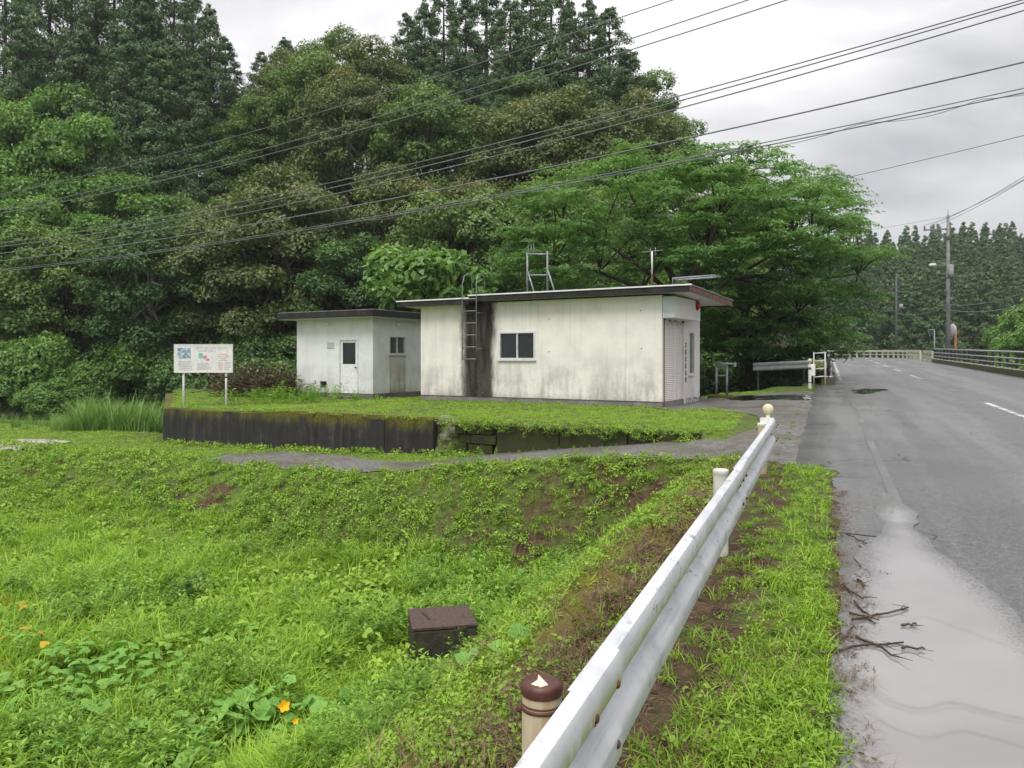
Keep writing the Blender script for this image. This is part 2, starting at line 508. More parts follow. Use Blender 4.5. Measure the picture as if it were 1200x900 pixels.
def m_asphalt(name="wet_worn_asphalt", wet=True, tone=1.0):
    t = NT(name); co = t.coord("Object")
    agg = t.vor(co, 95, "Color"); bw = t.n("ShaderNodeRGBToBW"); t.set(bw.inputs[0], agg)
    grain = t.math('ADD', t.math('MULTIPLY', t.noise(co, 85, 3, 0.8), 0.62), t.math('MULTIPLY', t.noise(co, 24, 4, 0.8), 0.38))
    patch = t.noise(co, 0.55, 5, 0.6); mp = t.n('ShaderNodeMapping'); t.set(mp.inputs['Vector'], co); mp.vector_type = 'TEXTURE'; mp.inputs['Rotation'].default_value = (0, 0, ROT_R); mp.inputs['Scale'].default_value = (14.0, 0.9, 1.0)
    streak = t.noise(mp.outputs[0], 1.0, 5, 0.6)
    base = t.ramp(grain, [(0.36, tuple(tone * v for v in (0.030, 0.030, 0.032))), (0.50, tuple(tone * v for v in (0.120, 0.119, 0.119))), (0.64, tuple(tone * v for v in (0.34, 0.335, 0.33)))])
    base = t.mix(0.35, base, bw.outputs[0], 'OVERLAY')
    base = t.mix(t.mr(patch, 0.35, 0.7, 0.0, 0.35), base, (0.19 * tone, 0.185 * tone, 0.18 * tone))
    base = t.mix(t.mr(streak, 0.42, 0.64, 0.45, 0.0), base, (0.045 * tone, 0.045 * tone, 0.047 * tone))
    wetf = t.mr(t.math('ADD', t.math('MULTIPLY', patch, 0.6), t.math('MULTIPLY', streak, 0.4)), 0.40, 0.60)
    rough = t.math('MULTIPLY_ADD', wetf, 0.20, 0.30 if wet else 0.62)
    # cracks
    warp = t.n("ShaderNodeVectorMath"); warp.operation = 'MULTIPLY_ADD'
    nz = t.n("ShaderNodeTexNoise"); t.set(nz.inputs["Vector"], co); nz.inputs["Scale"].default_value = 1.4
    t.set(warp.inputs[0], nz.outputs["Color"]); warp.inputs[1].default_value = (1.4, 1.4, 0); t.set(warp.inputs[2], co)
    ck = t.vor(warp.outputs[0], 0.22, "Distance", 'DISTANCE_TO_EDGE')
    crack = t.math('MULTIPLY', t.mr(ck, 0.0, 0.0035, 1.0, 0.0), t.mr(t.noise(co, 0.7, 3), 0.45, 0.6))
    base = t.mix(crack, base, (0.018, 0.018, 0.018))
    h = t.math('SUBTRACT', grain, t.math('MULTIPLY', crack, 0.8))
    return t.done(t.pbr(base, rough, 0.5, 0, t.bump(h, 0.8, 0.014)))
def m_paint():
    t = NT("worn_road_paint"); co = t.coord("Object")
    wear = t.mr(t.math('ADD', t.noise(co, 26, 5, 0.75), t.math('MULTIPLY', t.noise(co, 2.0, 3), 0.5)), 0.62, 0.86)
    col = t.mix(wear, (0.66, 0.66, 0.64), (0.13, 0.13, 0.13))
    return t.done(t.pbr(col, 0.5, 0.4))
def m_paint_faint():
    t = NT("nearly_gone_road_paint"); co = t.coord("Object")
    wear = t.mr(t.math('ADD', t.noise(co, 22, 5, 0.75), t.math('MULTIPLY', t.noise(co, 0.7, 3), 0.8)), 0.58, 0.90)
    col = t.mix(wear, (0.25, 0.25, 0.247), (0.115, 0.115, 0.115))
    return t.done(t.pbr(col, 0.45, 0.4))
def m_water(name, silt, rough=0.02, shallow=None, coat=0.015):
    t = NT(name); co = t.coord("Object")
    n = t.noise(co, 1.1, 4)
    col = t.ramp(n, [(0.3, tuple(0.85 * c for c in silt)), (0.7, silt)])
    ro = rough
    if shallow:      # thin water near the rim lets the stones of the road through
        gr = t.noise(co, 55, 4, 0.75)
        f = t.mr(t.math('ADD', t.attr("depth"), t.math('MULTIPLY', t.math('SUBTRACT', gr, 0.5), 0.40)), -0.03, 0.24)
        col = t.mix(f, t.ramp(gr, [(0.3, tuple(0.5 * c for c in shallow)), (0.75, tuple(1.6 * c for c in shallow))]), col)
        ro = t.math('MULTIPLY_ADD', f, rough - 0.28, 0.28)
        chips = t.mr(t.vor(co, 4.0), 0.0, 0.03, 1.0, 0.0)
        col = t.mix(t.math('MULTIPLY', chips, 0.6), col, (0.10, 0.08, 0.06))
    x = t.pbr(col, ro, 0.5); x.inputs["IOR"].default_value = 1.333
    if shallow: t.set(x.inputs["Coat Weight"], t.math("MULTIPLY_ADD", f, 0.9, 0.1))
    else: x.inputs["Coat Weight"].default_value = 1.0
    x.inputs["Coat Roughness"].default_value = coat; x.inputs["Coat IOR"].default_value = 1.5
    t.set(x.inputs["Normal"], t.bump(t.noise(t.mapping(co, (1, 1, 1)), 5.0, 2), 0.015, 0.01))
    return t.done(x)
def m_concrete(name, c1, c2, moss=0.0, rough=0.8, streaks=0.0, mosscol=(0.10, 0.115, 0.014)):
    t = NT(name); co = t.coord("Object")
    col = t.ramp(t.noise(co, 3.0, 6, 0.65), [(0.3, c1), (0.7, c2)])
    if streaks:
        st = t.noise(t.mapping(co, (9, 9, 0.35)), 1.0, 5, 0.65)
        col = t.mix(t.mr(st, 0.46, 0.70, 0.0, streaks), col, tuple(2.4 * v for v in c2))
    if moss:
        mm = t.mr(t.noise(co, 2.0, 6, 0.7), 0.66 - 0.36 * moss, 0.8 - 0.36 * moss)
        col = t.mix(mm, col, t.ramp(t.noise(co, 18, 4), [(0.3, tuple(0.5 * c for c in mosscol)), (0.7, mosscol)]))
    return t.done(t.pbr(col, rough, 0.35, 0, t.bump(t.noise(co, 40, 4, 0.7), 0.4, 0.01)))

M_GROUND = m_ground()
M_ROAD = m_asphalt("wet_worn_asphalt", True, 1.02)
def m_drive():
    t = NT("old_gravelly_asphalt"); co = t.coord("Object")
    g1 = t.noise(co, 38, 5, 0.85); g2 = t.noise(co, 11, 5, 0.75); big = t.noise(co, 0.8, 5, 0.65)
    col = t.ramp(t.math('ADD', t.math('MULTIPLY', g1, 0.55), t.math('MULTIPLY', g2, 0.45)), [(0.36, (0.035, 0.033, 0.031)), (0.50, (0.125, 0.118, 0.110)), (0.64, (0.34, 0.325, 0.305))])
    col = t.mix(t.mr(big, 0.42, 0.62, 0.0, 0.65), col, t.ramp(g1, [(0.35, (0.045, 0.036, 0.026)), (0.65, (0.15, 0.12, 0.085))]))
    mo = t.math('MULTIPLY', t.mr(t.noise(co, 1.6, 6, 0.7), 0.54, 0.66), t.mr(t.attr("depth"), 0.05, 0.9, 1.0, 0.25))
    col = t.mix(mo, col, (0.075, 0.10, 0.02))
    ro = t.mr(t.noise(co, 0.5, 4), 0.4, 0.62, 0.30, 0.7)
    return t.done(t.pbr(col, ro, 0.45, 0, t.bump(g1, 1.0, 0.02)))
M_DRIVE = m_drive()
M_PAINT, M_PAINTF = m_paint(), m_paint_faint()
M_PUDDLE = m_water("silty_puddle_water", (0.25, 0.234, 0.223), 0.035, (0.12, 0.118, 0.115), 0.028)
M_DARKPUD = m_water("clear_puddle_water", (0.06, 0.058, 0.055))
M_RIVER = m_water("muddy_river_water", (0.17, 0.15, 0.105), 0.06)
M_CONC = m_concrete("grey_concrete", (0.16, 0.155, 0.15), (0.30, 0.29, 0.275))
M_CONCM = m_concrete("mossy_dark_concrete", (0.055, 0.05, 0.042), (0.14, 0.13, 0.11), 0.8)

# ------------------------------------------------------------------ ground sheet
def axis_lines(fine0, fine1, step, lo, hi, grow=1.09):
    c = list(np.arange(fine0, fine1 + 1e-6, step)); s = step; x = c[-1]
    while x < hi: s *= grow; x += s; c.append(x)
    s = step; x = c[0]; l = []
    while x > lo: s *= grow; x -= s; l.append(x)
    return np.array(l[::-1] + c)
gx = axis_lines(-22, 10, 0.16, -420, 460, 1.06)
gy = axis_lines(0.5, 27, 0.16, -120, 640, 1.05)
GX, GY = np.meshgrid(gx, gy, indexing='ij')
GZ = tz(GX, GY)
nx, ny = GX.shape
ii = (np.arange(nx - 1)[:, None] * ny + np.arange(ny - 1)[None, :]).ravel()
F = np.stack([ii, ii + ny, ii + ny + 1, ii + 1], 1)
gxf, gyf = GX.ravel(), GY.ravel()
ga = gxf * NR[0] + gyf * NR[1]; gs = gxf * U[0] + gyf * U[1]
gp = gxf * E1[0] + gyf * E1[1]; gq = gxf * E2[0] + gyf * E2[1]
def soil_mask(x, y):
    a = x * NR[0] + y * NR[1]; s = x * U[0] + y * U[1]; q = x * E2[0] + y * E2[1]; p = x * E1[0] + y * E1[1]
    m = 0.0
    # bare earth beneath and beside the guard rail
    m = np.maximum(m, 0.62 * (sst(-2.3, -1.0, a) * (1 - sst(-0.55, 0.0, a))) * (s < 11.2))
    # washed out places on the bank
    bank = sst(9.3, 10.2, q) * (1 - sst(11.4, 12.0, q)) * (a < -0.9)
    m = np.maximum(m, bank * (0.30 + 0.20 * sst(-11, -4.5, p)))
    for (px, py, r, w) in SCARS:
        m = np.maximum(m, w * np.exp(-((x - px) ** 2 + (y - py) ** 2) / (r * r)))
    m = np.maximum(m, 0.55 * np.exp(-((q - 9.2) / 0.35) ** 2) * (p < -7) * (a < -4))
    m = np.maximum(m, 0.42 * sst(0.45, 0.62, fbm(x * 0.9, y * 0.9, 71, 3)) * (q > 14.3) * (q < 20.3))
    m = np.maximum(m, 0.7 * np.exp(-((a - 0.08) / 0.12) ** 2) * (s < 10.5))
    return m
SCARS = []
for px, py, r, w in ((775, 580, 0.5, 0.9), (745, 600, 0.4, 0.8), (620, 640, 0.5, 0.8), (560, 610, 0.7, 0.62), (850, 690, 0.5, 0.7), (250, 585, 0.8, 0.75),
                     (205, 582, 0.5, 0.7), (330, 610, 0.5, 0.7), (400, 632, 0.5, 0.7), (480, 640, 0.5, 0.6), (600, 870, 0.35, 0.8), (560, 780, 0.3, 0.7), (700, 690, 0.45, 0.6), (30, 560, 1.0, 0.6), (120, 545, 1.0, 0.5)):
    g = at_px(px, py); SCARS.append((g[0], g[1], r * 0.85, w * 0.82))
ghd = hill_d(gxf, gyf)
forest = np.maximum(sst(-1.5, 1.5, ghd) * (ga < -3), sst(120, 128, gyf))
forest = np.maximum(forest, sst(25.0, 27.0, gq) * (ga < -4) * (gp > -30))
moss = 0.74 * sst(-3.5, -2.2, ga) * (1 - sst(-1.1, -0.5, ga)) * (gs < 11) + 0.25 * sst(18, 19.6, gq) * (1 - sst(20, 20.3, gq)) * (gp > -16) * (gp < -7)
ground = link_mesh("ground", np_mesh("ground", np.stack([gxf, gyf, GZ.ravel()], 1), F, True,
        {"soil": soil_mask(gxf, gyf), "moss": moss, "forest": forest}, M_GROUND))
ground["kind"] = "structure"

# river
def river_strip():
    V, F = [], []
    pts = RIVER
    for i, (x, y) in enumerate(pts):
        x0, y0 = pts[max(i - 1, 0)]; x1, y1 = pts[min(i + 1, len(pts) - 1)]
        d = np.array([x1 - x0, y1 - y0], float); d /= np.hypot(*d); n = np.array([-d[1], d[0]])
        w = 6 if x < 5 else 13
        V += [(x + n[0] * w, y + n[1] * w, -2.42), (x - n[0] * w, y - n[1] * w, -2.42)]
        if i: F.append((2 * i - 2, 2 * i - 1, 2 * i + 1, 2 * i))
    me = bpy.data.meshes.new("river"); me.from_pydata(V, [], F); me.update()
    o = link_mesh("river", me, M_RIVER); o["kind"] = "structure"
river_strip()

# ------------------------------------------------------------------ road
def a_left(s):
    w = 0.07 * (float(fbm(np.array(s * 1.3), np.array(0.0), 4, 3)) - 0.5) * 2
    if s < 10.3: return 0.05 + w
    if s < 11.0: return lerp(0.05, -0.42, (s - 10.3) / 0.7) + w
    if s < 33: return -0.42 + w
    return -0.05
rs = list(np.arange(-9, 45, 0.3)) + list(np.arange(45, S_ARC + 90, 1.5))
NA = 14
V, F = [], []
for i, s in enumerate(rs):
    al = a_left(s)
    for k in range(NA):
        a = lerp(al, 8.55, k / (NA - 1))
        x, y = road_pt(s, a)
        z = float(road_z(s)) + 0.02 * (1 - abs(a - 4.2) / 4.2)
        V.append((x, y, z))
    for a in (8.55, al):
        x, y = road_pt(s, a); V.append((x, y, float(road_z(s)) - 0.35))
W = NA + 2
for i in range(len(rs) - 1):
    for k in range(NA - 1):
        F.append((i * W + k, i * W + k + 1, (i + 1) * W + k + 1, (i + 1) * W + k))
    F.append((i * W + NA - 1, i * W + NA, (i + 1) * W + NA, (i + 1) * W + NA - 1))
    F.append((i * W, (i + 1) * W, (i + 1) * W + NA + 1, i * W + NA + 1))
    F.append((i * W + NA, i * W + NA + 1, (i + 1) * W + NA + 1, (i + 1) * W + NA))
road = link_mesh("road", np_mesh("road", V, [f[::-1] for f in F], False, None, M_ROAD)); road["kind"] = "structure"

def zroad_at(s, a): return float(road_z(s)) + 0.02 * (1 - abs(a - 4.2) / 4.2)
def road_strip(name, s0, s1, a0, a1, mat, lift=0.005, step=0.5, wob=0.0):
    V, F = [], []
    n = max(2, int((s1 - s0) / step) + 1)
    for i in range(n):
        s = lerp(s0, s1, i / (n - 1))
        w = wob * (random.random() - 0.5)
        for a in (a0, a1):
            x, y = road_pt(s, a + w); V.append((x, y, zroad_at(s, a) + lift))
        if i: F.append((2 * i - 2, 2 * i - 1, 2 * i + 1, 2 * i))
    o = link_mesh(name, np_mesh(name, V, F, False, None, mat)); o["kind"] = "structure"
    return o
random.seed(5)
for i, s0 in enumerate((18.9, 29.2, 39.6, 49.8, 60.0, 70.2, 80.4, 90.6, 100.8)):
    road_strip("centre_line_dash", s0, s0 + 5.0, 3.86, 4.00, M_PAINTF if i == 1 else M_PAINT, 0.005)
road_strip("edge_line", 8.6, 34.0, 0.60, 0.70, M_PAINTF, 0.005)
road_strip("edge_line", 37.0, 130.0, 0.45, 0.60, M_PAINT, 0.005)
road_strip("edge_line", 37.0, 130.0, 7.35, 7.48, M_PAINTF, 0.005)
M_JOINT = simple("pale_joint_concrete", (0.26, 0.255, 0.25), (0.38, 0.37, 0.36), 8, 0.7)
road_strip("expansion_joint", 35.6, 36.1, -0.2, 8.5, M_JOINT, 0.006, 0.25)
road_strip("expansion_joint", 75.6, 76.1, -0.2, 8.5, M_JOINT, 0.006, 0.25)
# concrete gutter slabs beside the verge, with a joint between slabs
M_GUT = m_asphalt("wet_gutter_concrete", True, 1.0)
for s0, s1 in ((-8.0, -4.03), (-4.0, -0.03), (0.0, 3.97), (4.0, 7.05), (7.08, 10.0)):
    V, F = [], []
    n = 12
    for i in range(n):
        s = lerp(s0, s1, i / (n - 1))
        for a, l in ((a_left(s) - 0.01, 0.022), (0.30, 0.010), (0.545, 0.008)):
            x, y = road_pt(s, a); V.append((x, y, zroad_at(s, a) + l))
        if i:
            for k in (0, 1): F.append((3 * i - 3 + k, 3 * i - 2 + k, 3 * i + 1 + k, 3 * i + k))
    o = link_mesh("gutter_slab", np_mesh("gutter_slab", V, F, False, None, M_GUT)); o["kind"] = "structure"

# ------------------------------------------------------------------ driveway, yard, puddles
DRV_PX = [(222, 540), (270, 533), (335, 529), (400, 535), (452, 541), (510, 541), (560, 534), (640, 524), (720, 517), (790, 513), (850, 515), (880, 505), (893, 494), (880, 486),
          (850, 481), (800, 480), (770, 479), (776, 476.8), (803, 472.0), (822, 466), (880, 463.2), (950, 461.0), (985, 455), (992, 470), (990, 500), (975, 540), (960, 548), (944, 546), (905, 541), (830, 540), (760, 537), (700, 539),
          (600, 543), (520, 549), (430, 554), (350, 552), (280, 546)]
DRV = [at_px(*p)[:2] for p in DRV_PX]
def drv_f(x, y):
    return poly_sdf(x, y, DRV) + 0.35 * (fbm(x * 1.6, y * 1.6, 31, 4) - 0.5)
def zdrv(x, y):
    a = x * NR[0] + y * NR[1]; s = x * U[0] + y * U[1]
    return np.where(a > -0.62, road_z(s) - 0.012, tz(x, y) + 0.014 * sst(-0.62, -1.2, a))
drv = clip_sheet("driveway", -11, 15, 9, 32, 0.12, drv_f, zdrv, M_DRIVE); drv["kind"] = "structure"

def px_ground(px, py, lift=0.0):
    """plan point on the road's plane for a point measured on the photograph"""
    for _ in range(1):
        rx, rz = (px - 600) / 900.0, (420 - py) / 900.0
        t = 1.0
        for i in range(30):
            s = rx * t * U[0] + t * U[1]
            t = (float(road_z(s)) - CAMZ) / rz
    return (rx * t, t)
PUD_PX = [(1019, 566), (1036, 572), (1062, 596), (1090, 632), (1124, 662), (1160, 694), (1200, 728), (1260, 790), (1330, 900), (1420, 1100), (1000, 1100), (985, 960), (978, 900), (972, 830), (978, 776), (983, 740), (992, 700), (1008, 665), (1002, 640), (1014, 636), (1034, 628), (1028, 600)]
PUD = [px_ground(*p) for p in PUD_PX]
def pud_f(x, y): return poly_sdf(x, y, PUD) + 0.16 * (fbm(x * 4, y * 4, 41, 4) - 0.5) + 0.10 * (fbm(x * 1.2, y * 1.2, 44, 2) - 0.5)
def zpud(x, y):
    s = x * U[0] + y * U[1]; a = x * NR[0] + y * NR[1]
    return road_z(s) + 0.02 * (1 - np.abs(a - 4.2) / 4.2) + 0.0235 * (1 - sst(0.05, 0.5, a)) + 0.0085
pud = clip_sheet("puddle", -0.5, 5.2, 0.8, 9.6, 0.06, pud_f, zpud, M_PUDDLE); pud["kind"] = "structure"
P2 = [px_ground(*p) for p in ((998, 457.5), (1012, 455.8), (1034, 456.5), (1040, 457.6), (1028, 459.5), (1012, 462.5), (1001, 461))]
def p2_f(x, y): return poly_sdf(x, y, P2) + 0.5 * (fbm(x * 1.5, y * 1.5, 47, 3) - 0.5)
pud2 = clip_sheet("puddle", 8, 18, 20, 38, 0.12, p2_f, lambda x, y: zpud(x, y), M_DARKPUD); pud2["kind"] = "structure"
P3 = [at_px(*p)[:2] for p in ((846, 466.5), (880, 464.5), (930, 463.0), (954, 464.0), (956, 468), (930, 470.5), (890, 471), (855, 470))]
def p3_f(x, y): return poly_sdf(x, y, P3) + 0.6 * (fbm(x * 1.1, y * 1.1, 49, 3) - 0.5)
pud3 = clip_sheet("puddle", 5, 14, 22, 32, 0.12, p3_f, lambda x, y: zdrv(x, y) + 0.012, M_DARKPUD); pud3["kind"] = "structure"

# ------------------------------------------------------------------ building materials
def m_stucco(name, streak=None, grime=1.0, tone=(0.70, 0.675, 0.62)):
    """old whitewashed render: soot from the ground up, rain streaks, and where given a black run of water"""
    t = NT(name); co = t.coord("Object"); x, y, z = t.xyz(co)[:3]
    n1 = t.noise(co, 1.3, 6, 0.6); n2 = t.noise(t.mapping(co, (5, 5, 0.7)), 1.0, 6, 0.65); n3 = t.noise(co, 16, 4, 0.7)
    col = t.mix(t.mr(n1, 0.35, 0.7), tone, tuple(0.86 * v for v in tone))
    low = t.mr(z, 0.25, 1.75, 1.0, 0.0)
    g = t.math('MULTIPLY', low, t.mr(t.math('ADD', t.math('MULTIPLY', n2, 0.5), t.math('ADD', t.math('MULTIPLY', n1, 0.4), t.math('MULTIPLY', n3, 0.25))), 0.46, 0.70))
    col = t.mix(t.math('MULTIPLY', g, 0.68 * grime, clamp=True), col, (0.235, 0.215, 0.205))
    base = t.mr(t.math('SUBTRACT', z, t.math('MULTIPLY', n2, 0.35)), -0.12, 0.22, 1.0, 0.0)
    col = t.mix(t.math('MULTIPLY', base, 0.45 * grime), col, (0.17, 0.155, 0.14))
    run = t.mr(t.noise(t.mapping(co, (14, 14, 0.22)), 1.0, 4), 0.56, 0.74, 0.0, 0.30 * grime)
    col = t.mix(run, col, (0.27, 0.25, 0.225))
    rough = 0.85
    if streak:
        c, hw = streak
        xx = t.math('ADD', x, t.math('MULTIPLY', t.math('SUBTRACT', t.noise(t.mapping(co, (3, 3, 1.1)), 1.0, 5, 0.65), 0.5), 0.55))
        d = t.math('ABSOLUTE', t.math('SUBTRACT', xx, c))
        mk = t.mr(d, hw * 0.72, hw * 1.18, 1.0, 0.0)
        worn = t.math('MULTIPLY', t.mr(n3, 0.52, 0.72), t.mr(z, 0.2, 1.5, 0.55, 0.03))
        core = t.ramp(t.noise(t.mapping(co, (6, 6, 0.8)), 1.0, 6, 0.7), [(0.35, (0.009, 0.007, 0.006)), (0.58, (0.026, 0.018, 0.016)), (0.80, (0.085, 0.065, 0.058))])
        core = t.mix(worn, core, (0.30, 0.27, 0.25))
        col = t.mix(mk, col, core)
        halo = t.mr(d, hw * 1.0, hw * 1.7, 0.35, 0.0)
        col = t.mix(t.math('MULTIPLY', halo, t.mr(n2, 0.35, 0.65)), col, (0.16, 0.15, 0.135))
    return t.done(t.pbr(col, rough, 0.25, 0, t.bump(t.math('ADD', n3, t.noise(co, 70, 3)), 0.25, 0.006)))

M_WALLMAIN = m_stucco("stained_white_render", (2.25, 0.62), 0.85, (0.79, 0.76, 0.695))
M_WALLEND = m_stucco("white_render", None, 0.35, (0.72, 0.70, 0.665))
M_WALLSHED = m_stucco("clean_white_render", None, 0.42, (0.72, 0.73, 0.72))
M_FASCIA = m_concrete("black_weathered_fascia", (0.008, 0.008, 0.008), (0.028, 0.026, 0.024), 0, 0.75, 0.35)
M_RUSTFASCIA = simple("rusty_red_fascia", (0.05, 0.035, 0.03), (0.24, 0.105, 0.075), 7, 0.7)
M_SOFFIT = simple("white_soffit", (0.60, 0.59, 0.57), (0.72, 0.71, 0.69), 3, 0.7)
M_EDGE = simple("white_roof_edge", (0.66, 0.66, 0.66), (0.82, 0.82, 0.82), 5, 0.45)
M_ROOFTOP = m_concrete("grey_roof_sheet", (0.12, 0.12, 0.115), (0.25, 0.245, 0.235), 0.25)
M_ALU = simple("aluminium_frame", (0.62, 0.62, 0.61), (0.76, 0.76, 0.75), 8, 0.35, 0.5, 0.3)
M_GALV = simple("galvanised_steel_pipe", (0.17, 0.18, 0.185), (0.30, 0.31, 0.32), 9, 0.5, 0.5, 0.3)
M_WHITE = simple("white_painted_metal", (0.66, 0.66, 0.645), (0.80, 0.80, 0.785), 7, 0.4)
M_BOXSIDE = simple("pale_blue_grey_metal", (0.50, 0.535, 0.56), (0.60, 0.63, 0.65), 4, 0.45)
M_PLINTH = m_concrete("plinth_concrete", (0.13, 0.12, 0.11), (0.26, 0.245, 0.23), 0.15)
M_PLINTHD = m_concrete("dark_plinth_concrete", (0.075, 0.07, 0.062), (0.17, 0.16, 0.145), 0.35)
M_BLACK = simple("black_print", (0.010, 0.010, 0.010), (0.02, 0.02, 0.02), 9, 0.6)
M_RED = simple("red_lamp_plastic", (0.42, 0.012, 0.012), (0.60, 0.025, 0.02), 6, 0.25)
M_RUST = simple("rusty_steel", (0.045, 0.022, 0.015), (0.15, 0.062, 0.034), 12, 0.7)
def m_glass(name, c=(0.012, 0.016, 0.017)):
    t = NT(name); co = t.coord("Object")
    col = t.ramp(t.noise(co, 1.5, 3), [(0.3, c), (0.7, tuple(1.6 * v for v in c))])
    x = t.pbr(col, 0.06, 0.5)
    return t.done(x)
M_GLASS = m_glass("dark_window_glass")
M_GLASSG = m_glass("grey_window_glass", (0.06, 0.07, 0.07))
def m_shutter():
    t = NT("pinkish_white_shutter"); co = t.coord("Object"); x, y, z = t.xyz(co)[:3]
    n = t.noise(t.mapping(co, (4, 4, 0.6)), 1.0, 5)
    col = t.mix(t.mr(n, 0.4, 0.75), (0.76, 0.71, 0.685), (0.62, 0.57, 0.545))
    col = t.mix(t.math('MULTIPLY', t.mr(z, 2.25, 2.45), t.mr(t.noise(co, 9, 4), 0.4, 0.6)), col, (0.16, 0.075, 0.04))
    return t.done(t.pbr(col, 0.45, 0.4))
M_SHUT = m_shutter()

def sliding_window(root, name, axis, off, c0, c1, z0, z1, out, glass=M_GLASS, stiles=1, sill=True):
    """frame, two panes and sill in an opening; out = sign of the outward normal along the wall's thickness axis"""
    def bx(m, u0, u1, d0, d1, a0, a1):
        d0, d1 = sorted((off + out * d0, off + out * d1))
        if axis == 'x': m.box(u0, u1, d0, d1, a0, a1)
        else: m.box(d0, d1, u0, u1, a0, a1)
    w = 0.045
    f = MB()
    bx(f, c0, c1, -0.09, 0.025, z1 - w, z1); bx(f, c0, c1, -0.09, 0.025, z0, z0 + w)
    bx(f, c0, c0 + w, -0.09, 0.024, z0 + w, z1 - w); bx(f, c1 - w, c1, -0.09, 0.024, z0 + w, z1 - w)
    win = f.build(name, M_ALU, root)
    mid = (c0 + c1) / 2
    if stiles:
        s = MB(); bx(s, mid - 0.022, mid + 0.022, -0.06, 0.005, z0 + w, z1 - w)
        s.build("meeting_stile", M_ALU, win)
        panes = ((c0 + w, mid - 0.022), (mid + 0.022, c1 - w))
    else: panes = ((c0 + w, c1 - w),)
    for k, (u0, u1) in enumerate(panes):
        g = MB(); bx(g, u0, u1, -0.055 - 0.012 * k, -0.047 - 0.012 * k, z0 + w, z1 - w); g.build("pane", glass, win)
    if sill:
        s = MB(); bx(s, c0 - 0.04, c1 + 0.04, -0.05, 0.06, z0 - 0.045, z0 - 0.002); s.build("sill", M_ALU, win)
    return win

# ------------------------------------------------------------------ the storehouse with the roller shutter
HX, HY, HT = 8.24, 3.46, 3.08
house = empty("storehouse", B(-15.40, 20.17, 0.0), ROT_B, "long flat-roofed white storehouse with a black water stain and a roller shutter", "building")
zb = -0.15
wall_holes(HX, HT, 0.14, [(3.02, 4.28, 1.32, 2.16)], 'x', 0.0, 0.16).build("front_wall", M_WALLMAIN, house)
wall_holes(HX, HT, 0.14, [], 'x', HY - 0.14, 0.16).build("rear_wall", M_WALLEND, house)
m = wall_holes(HY - 0.284, HT, 0.14, [(0.02, 1.80, 0.16, 2.45), (2.22, 2.72, 0.86, 2.16)], 'y', HX - 0.142, 0.16)
o = m.build("shutter_wall", M_WALLEND, house, (0, 0.142, 0))
o = wall_holes(HY - 0.284, HT, 0.14, [], 'y', 0.002, 0.16).build("end_wall", M_WALLEND, house, (0, 0.142, 0))
pl = MB(); pl.box(-0.0, HX - 0.003, 0.022, HY - 0.022, -0.35, 0.158); pl.build("plinth", M_PLINTH, house)
# window
sliding_window(house, "window", 'x', 0.0, 3.02, 4.28, 1.32, 2.16, -1)
b = MB(); b.lathe([(0.0, -0.012), (0.014, -0.012), (0.014, 0.004)], (3.66, -0.006, 1.72), 8, True, 'y'); b.build("latch", M_ALU, house)
sliding_window(house, "narrow_window", 'y', HX - 0.002, 2.36, 2.86, 0.86, 2.16, 1, M_GLASSG, 0)
# roofs: a lower one at the end, the main one with its deep eave over the shutter
def roof(x0, x1, y0, y1, ztop, th, slope, name):
    def zt(y): return ztop - slope * (y - y0)
    r = MB()
    def slab(xa, xb, ya, yb, ta, tb, m):
        vs = [(x, y, zt(y) + d) for d in (ta, tb) for y in (ya, yb) for x in (xa, xb)]
        m.add(vs, [(0, 2, 3, 1), (4, 5, 7, 6), (0, 1, 5, 4), (2, 6, 7, 3), (0, 4, 6, 2), (1, 3, 7, 5)])
    slab(x0 + 0.03, x1 - 0.03, y0 + 0.03, y1 - 0.03, -th + 0.035, -0.03, r)
    rf = r.build(name, M_SOFFIT, house)
    f = MB(); slab(x0, x1 - 0.031, y0, y0 + 0.029, -th, -0.034, f); f.build("front_fascia", M_FASCIA, rf)
    f = MB(); slab(x0, x1 - 0.031, y1 - 0.029, y1, -th, -0.034, f); f.build("rear_fascia", M_FASCIA, rf)
    f = MB(); slab(x1 - 0.029, x1, y0, y1, -th, -0.034, f); f.build("shutter_side_fascia", M_RUSTFASCIA if name == "roof" else M_FASCIA, rf)
    f = MB(); slab(x0, x0 + 0.029, y0 + 0.031, y1 - 0.031, -th, -0.034, f); f.build("end_fascia", M_FASCIA, rf)
    f = MB(); slab(x0 - 0.02, x1 + 0.02, y0 - 0.025, y0 + 0.06, -0.032, 0.006, f); f.build("white_edge", M_EDGE, rf)
    f = MB(); slab(x0 - 0.02, x1 + 0.02, y0 + 0.062, y1 + 0.02, -0.029, 0.002, f); f.build("roof_sheet", M_ROOFTOP, rf)
    return rf
roof(2.14, HX + 0.92, -0.38, HY + 0.38, 3.31, 0.20, 0.035, "roof")
roof(-0.70, 2.135, -0.38, HY + 0.38, 3.23, 0.20, 0.035, "lower_roof")
cap = MB(); cap.box(0.003, HX - 0.003, 0.145, HY - 0.145, HT - 0.05, HT - 0.01); cap.build("ceiling_slab", M_SOFFIT, house)
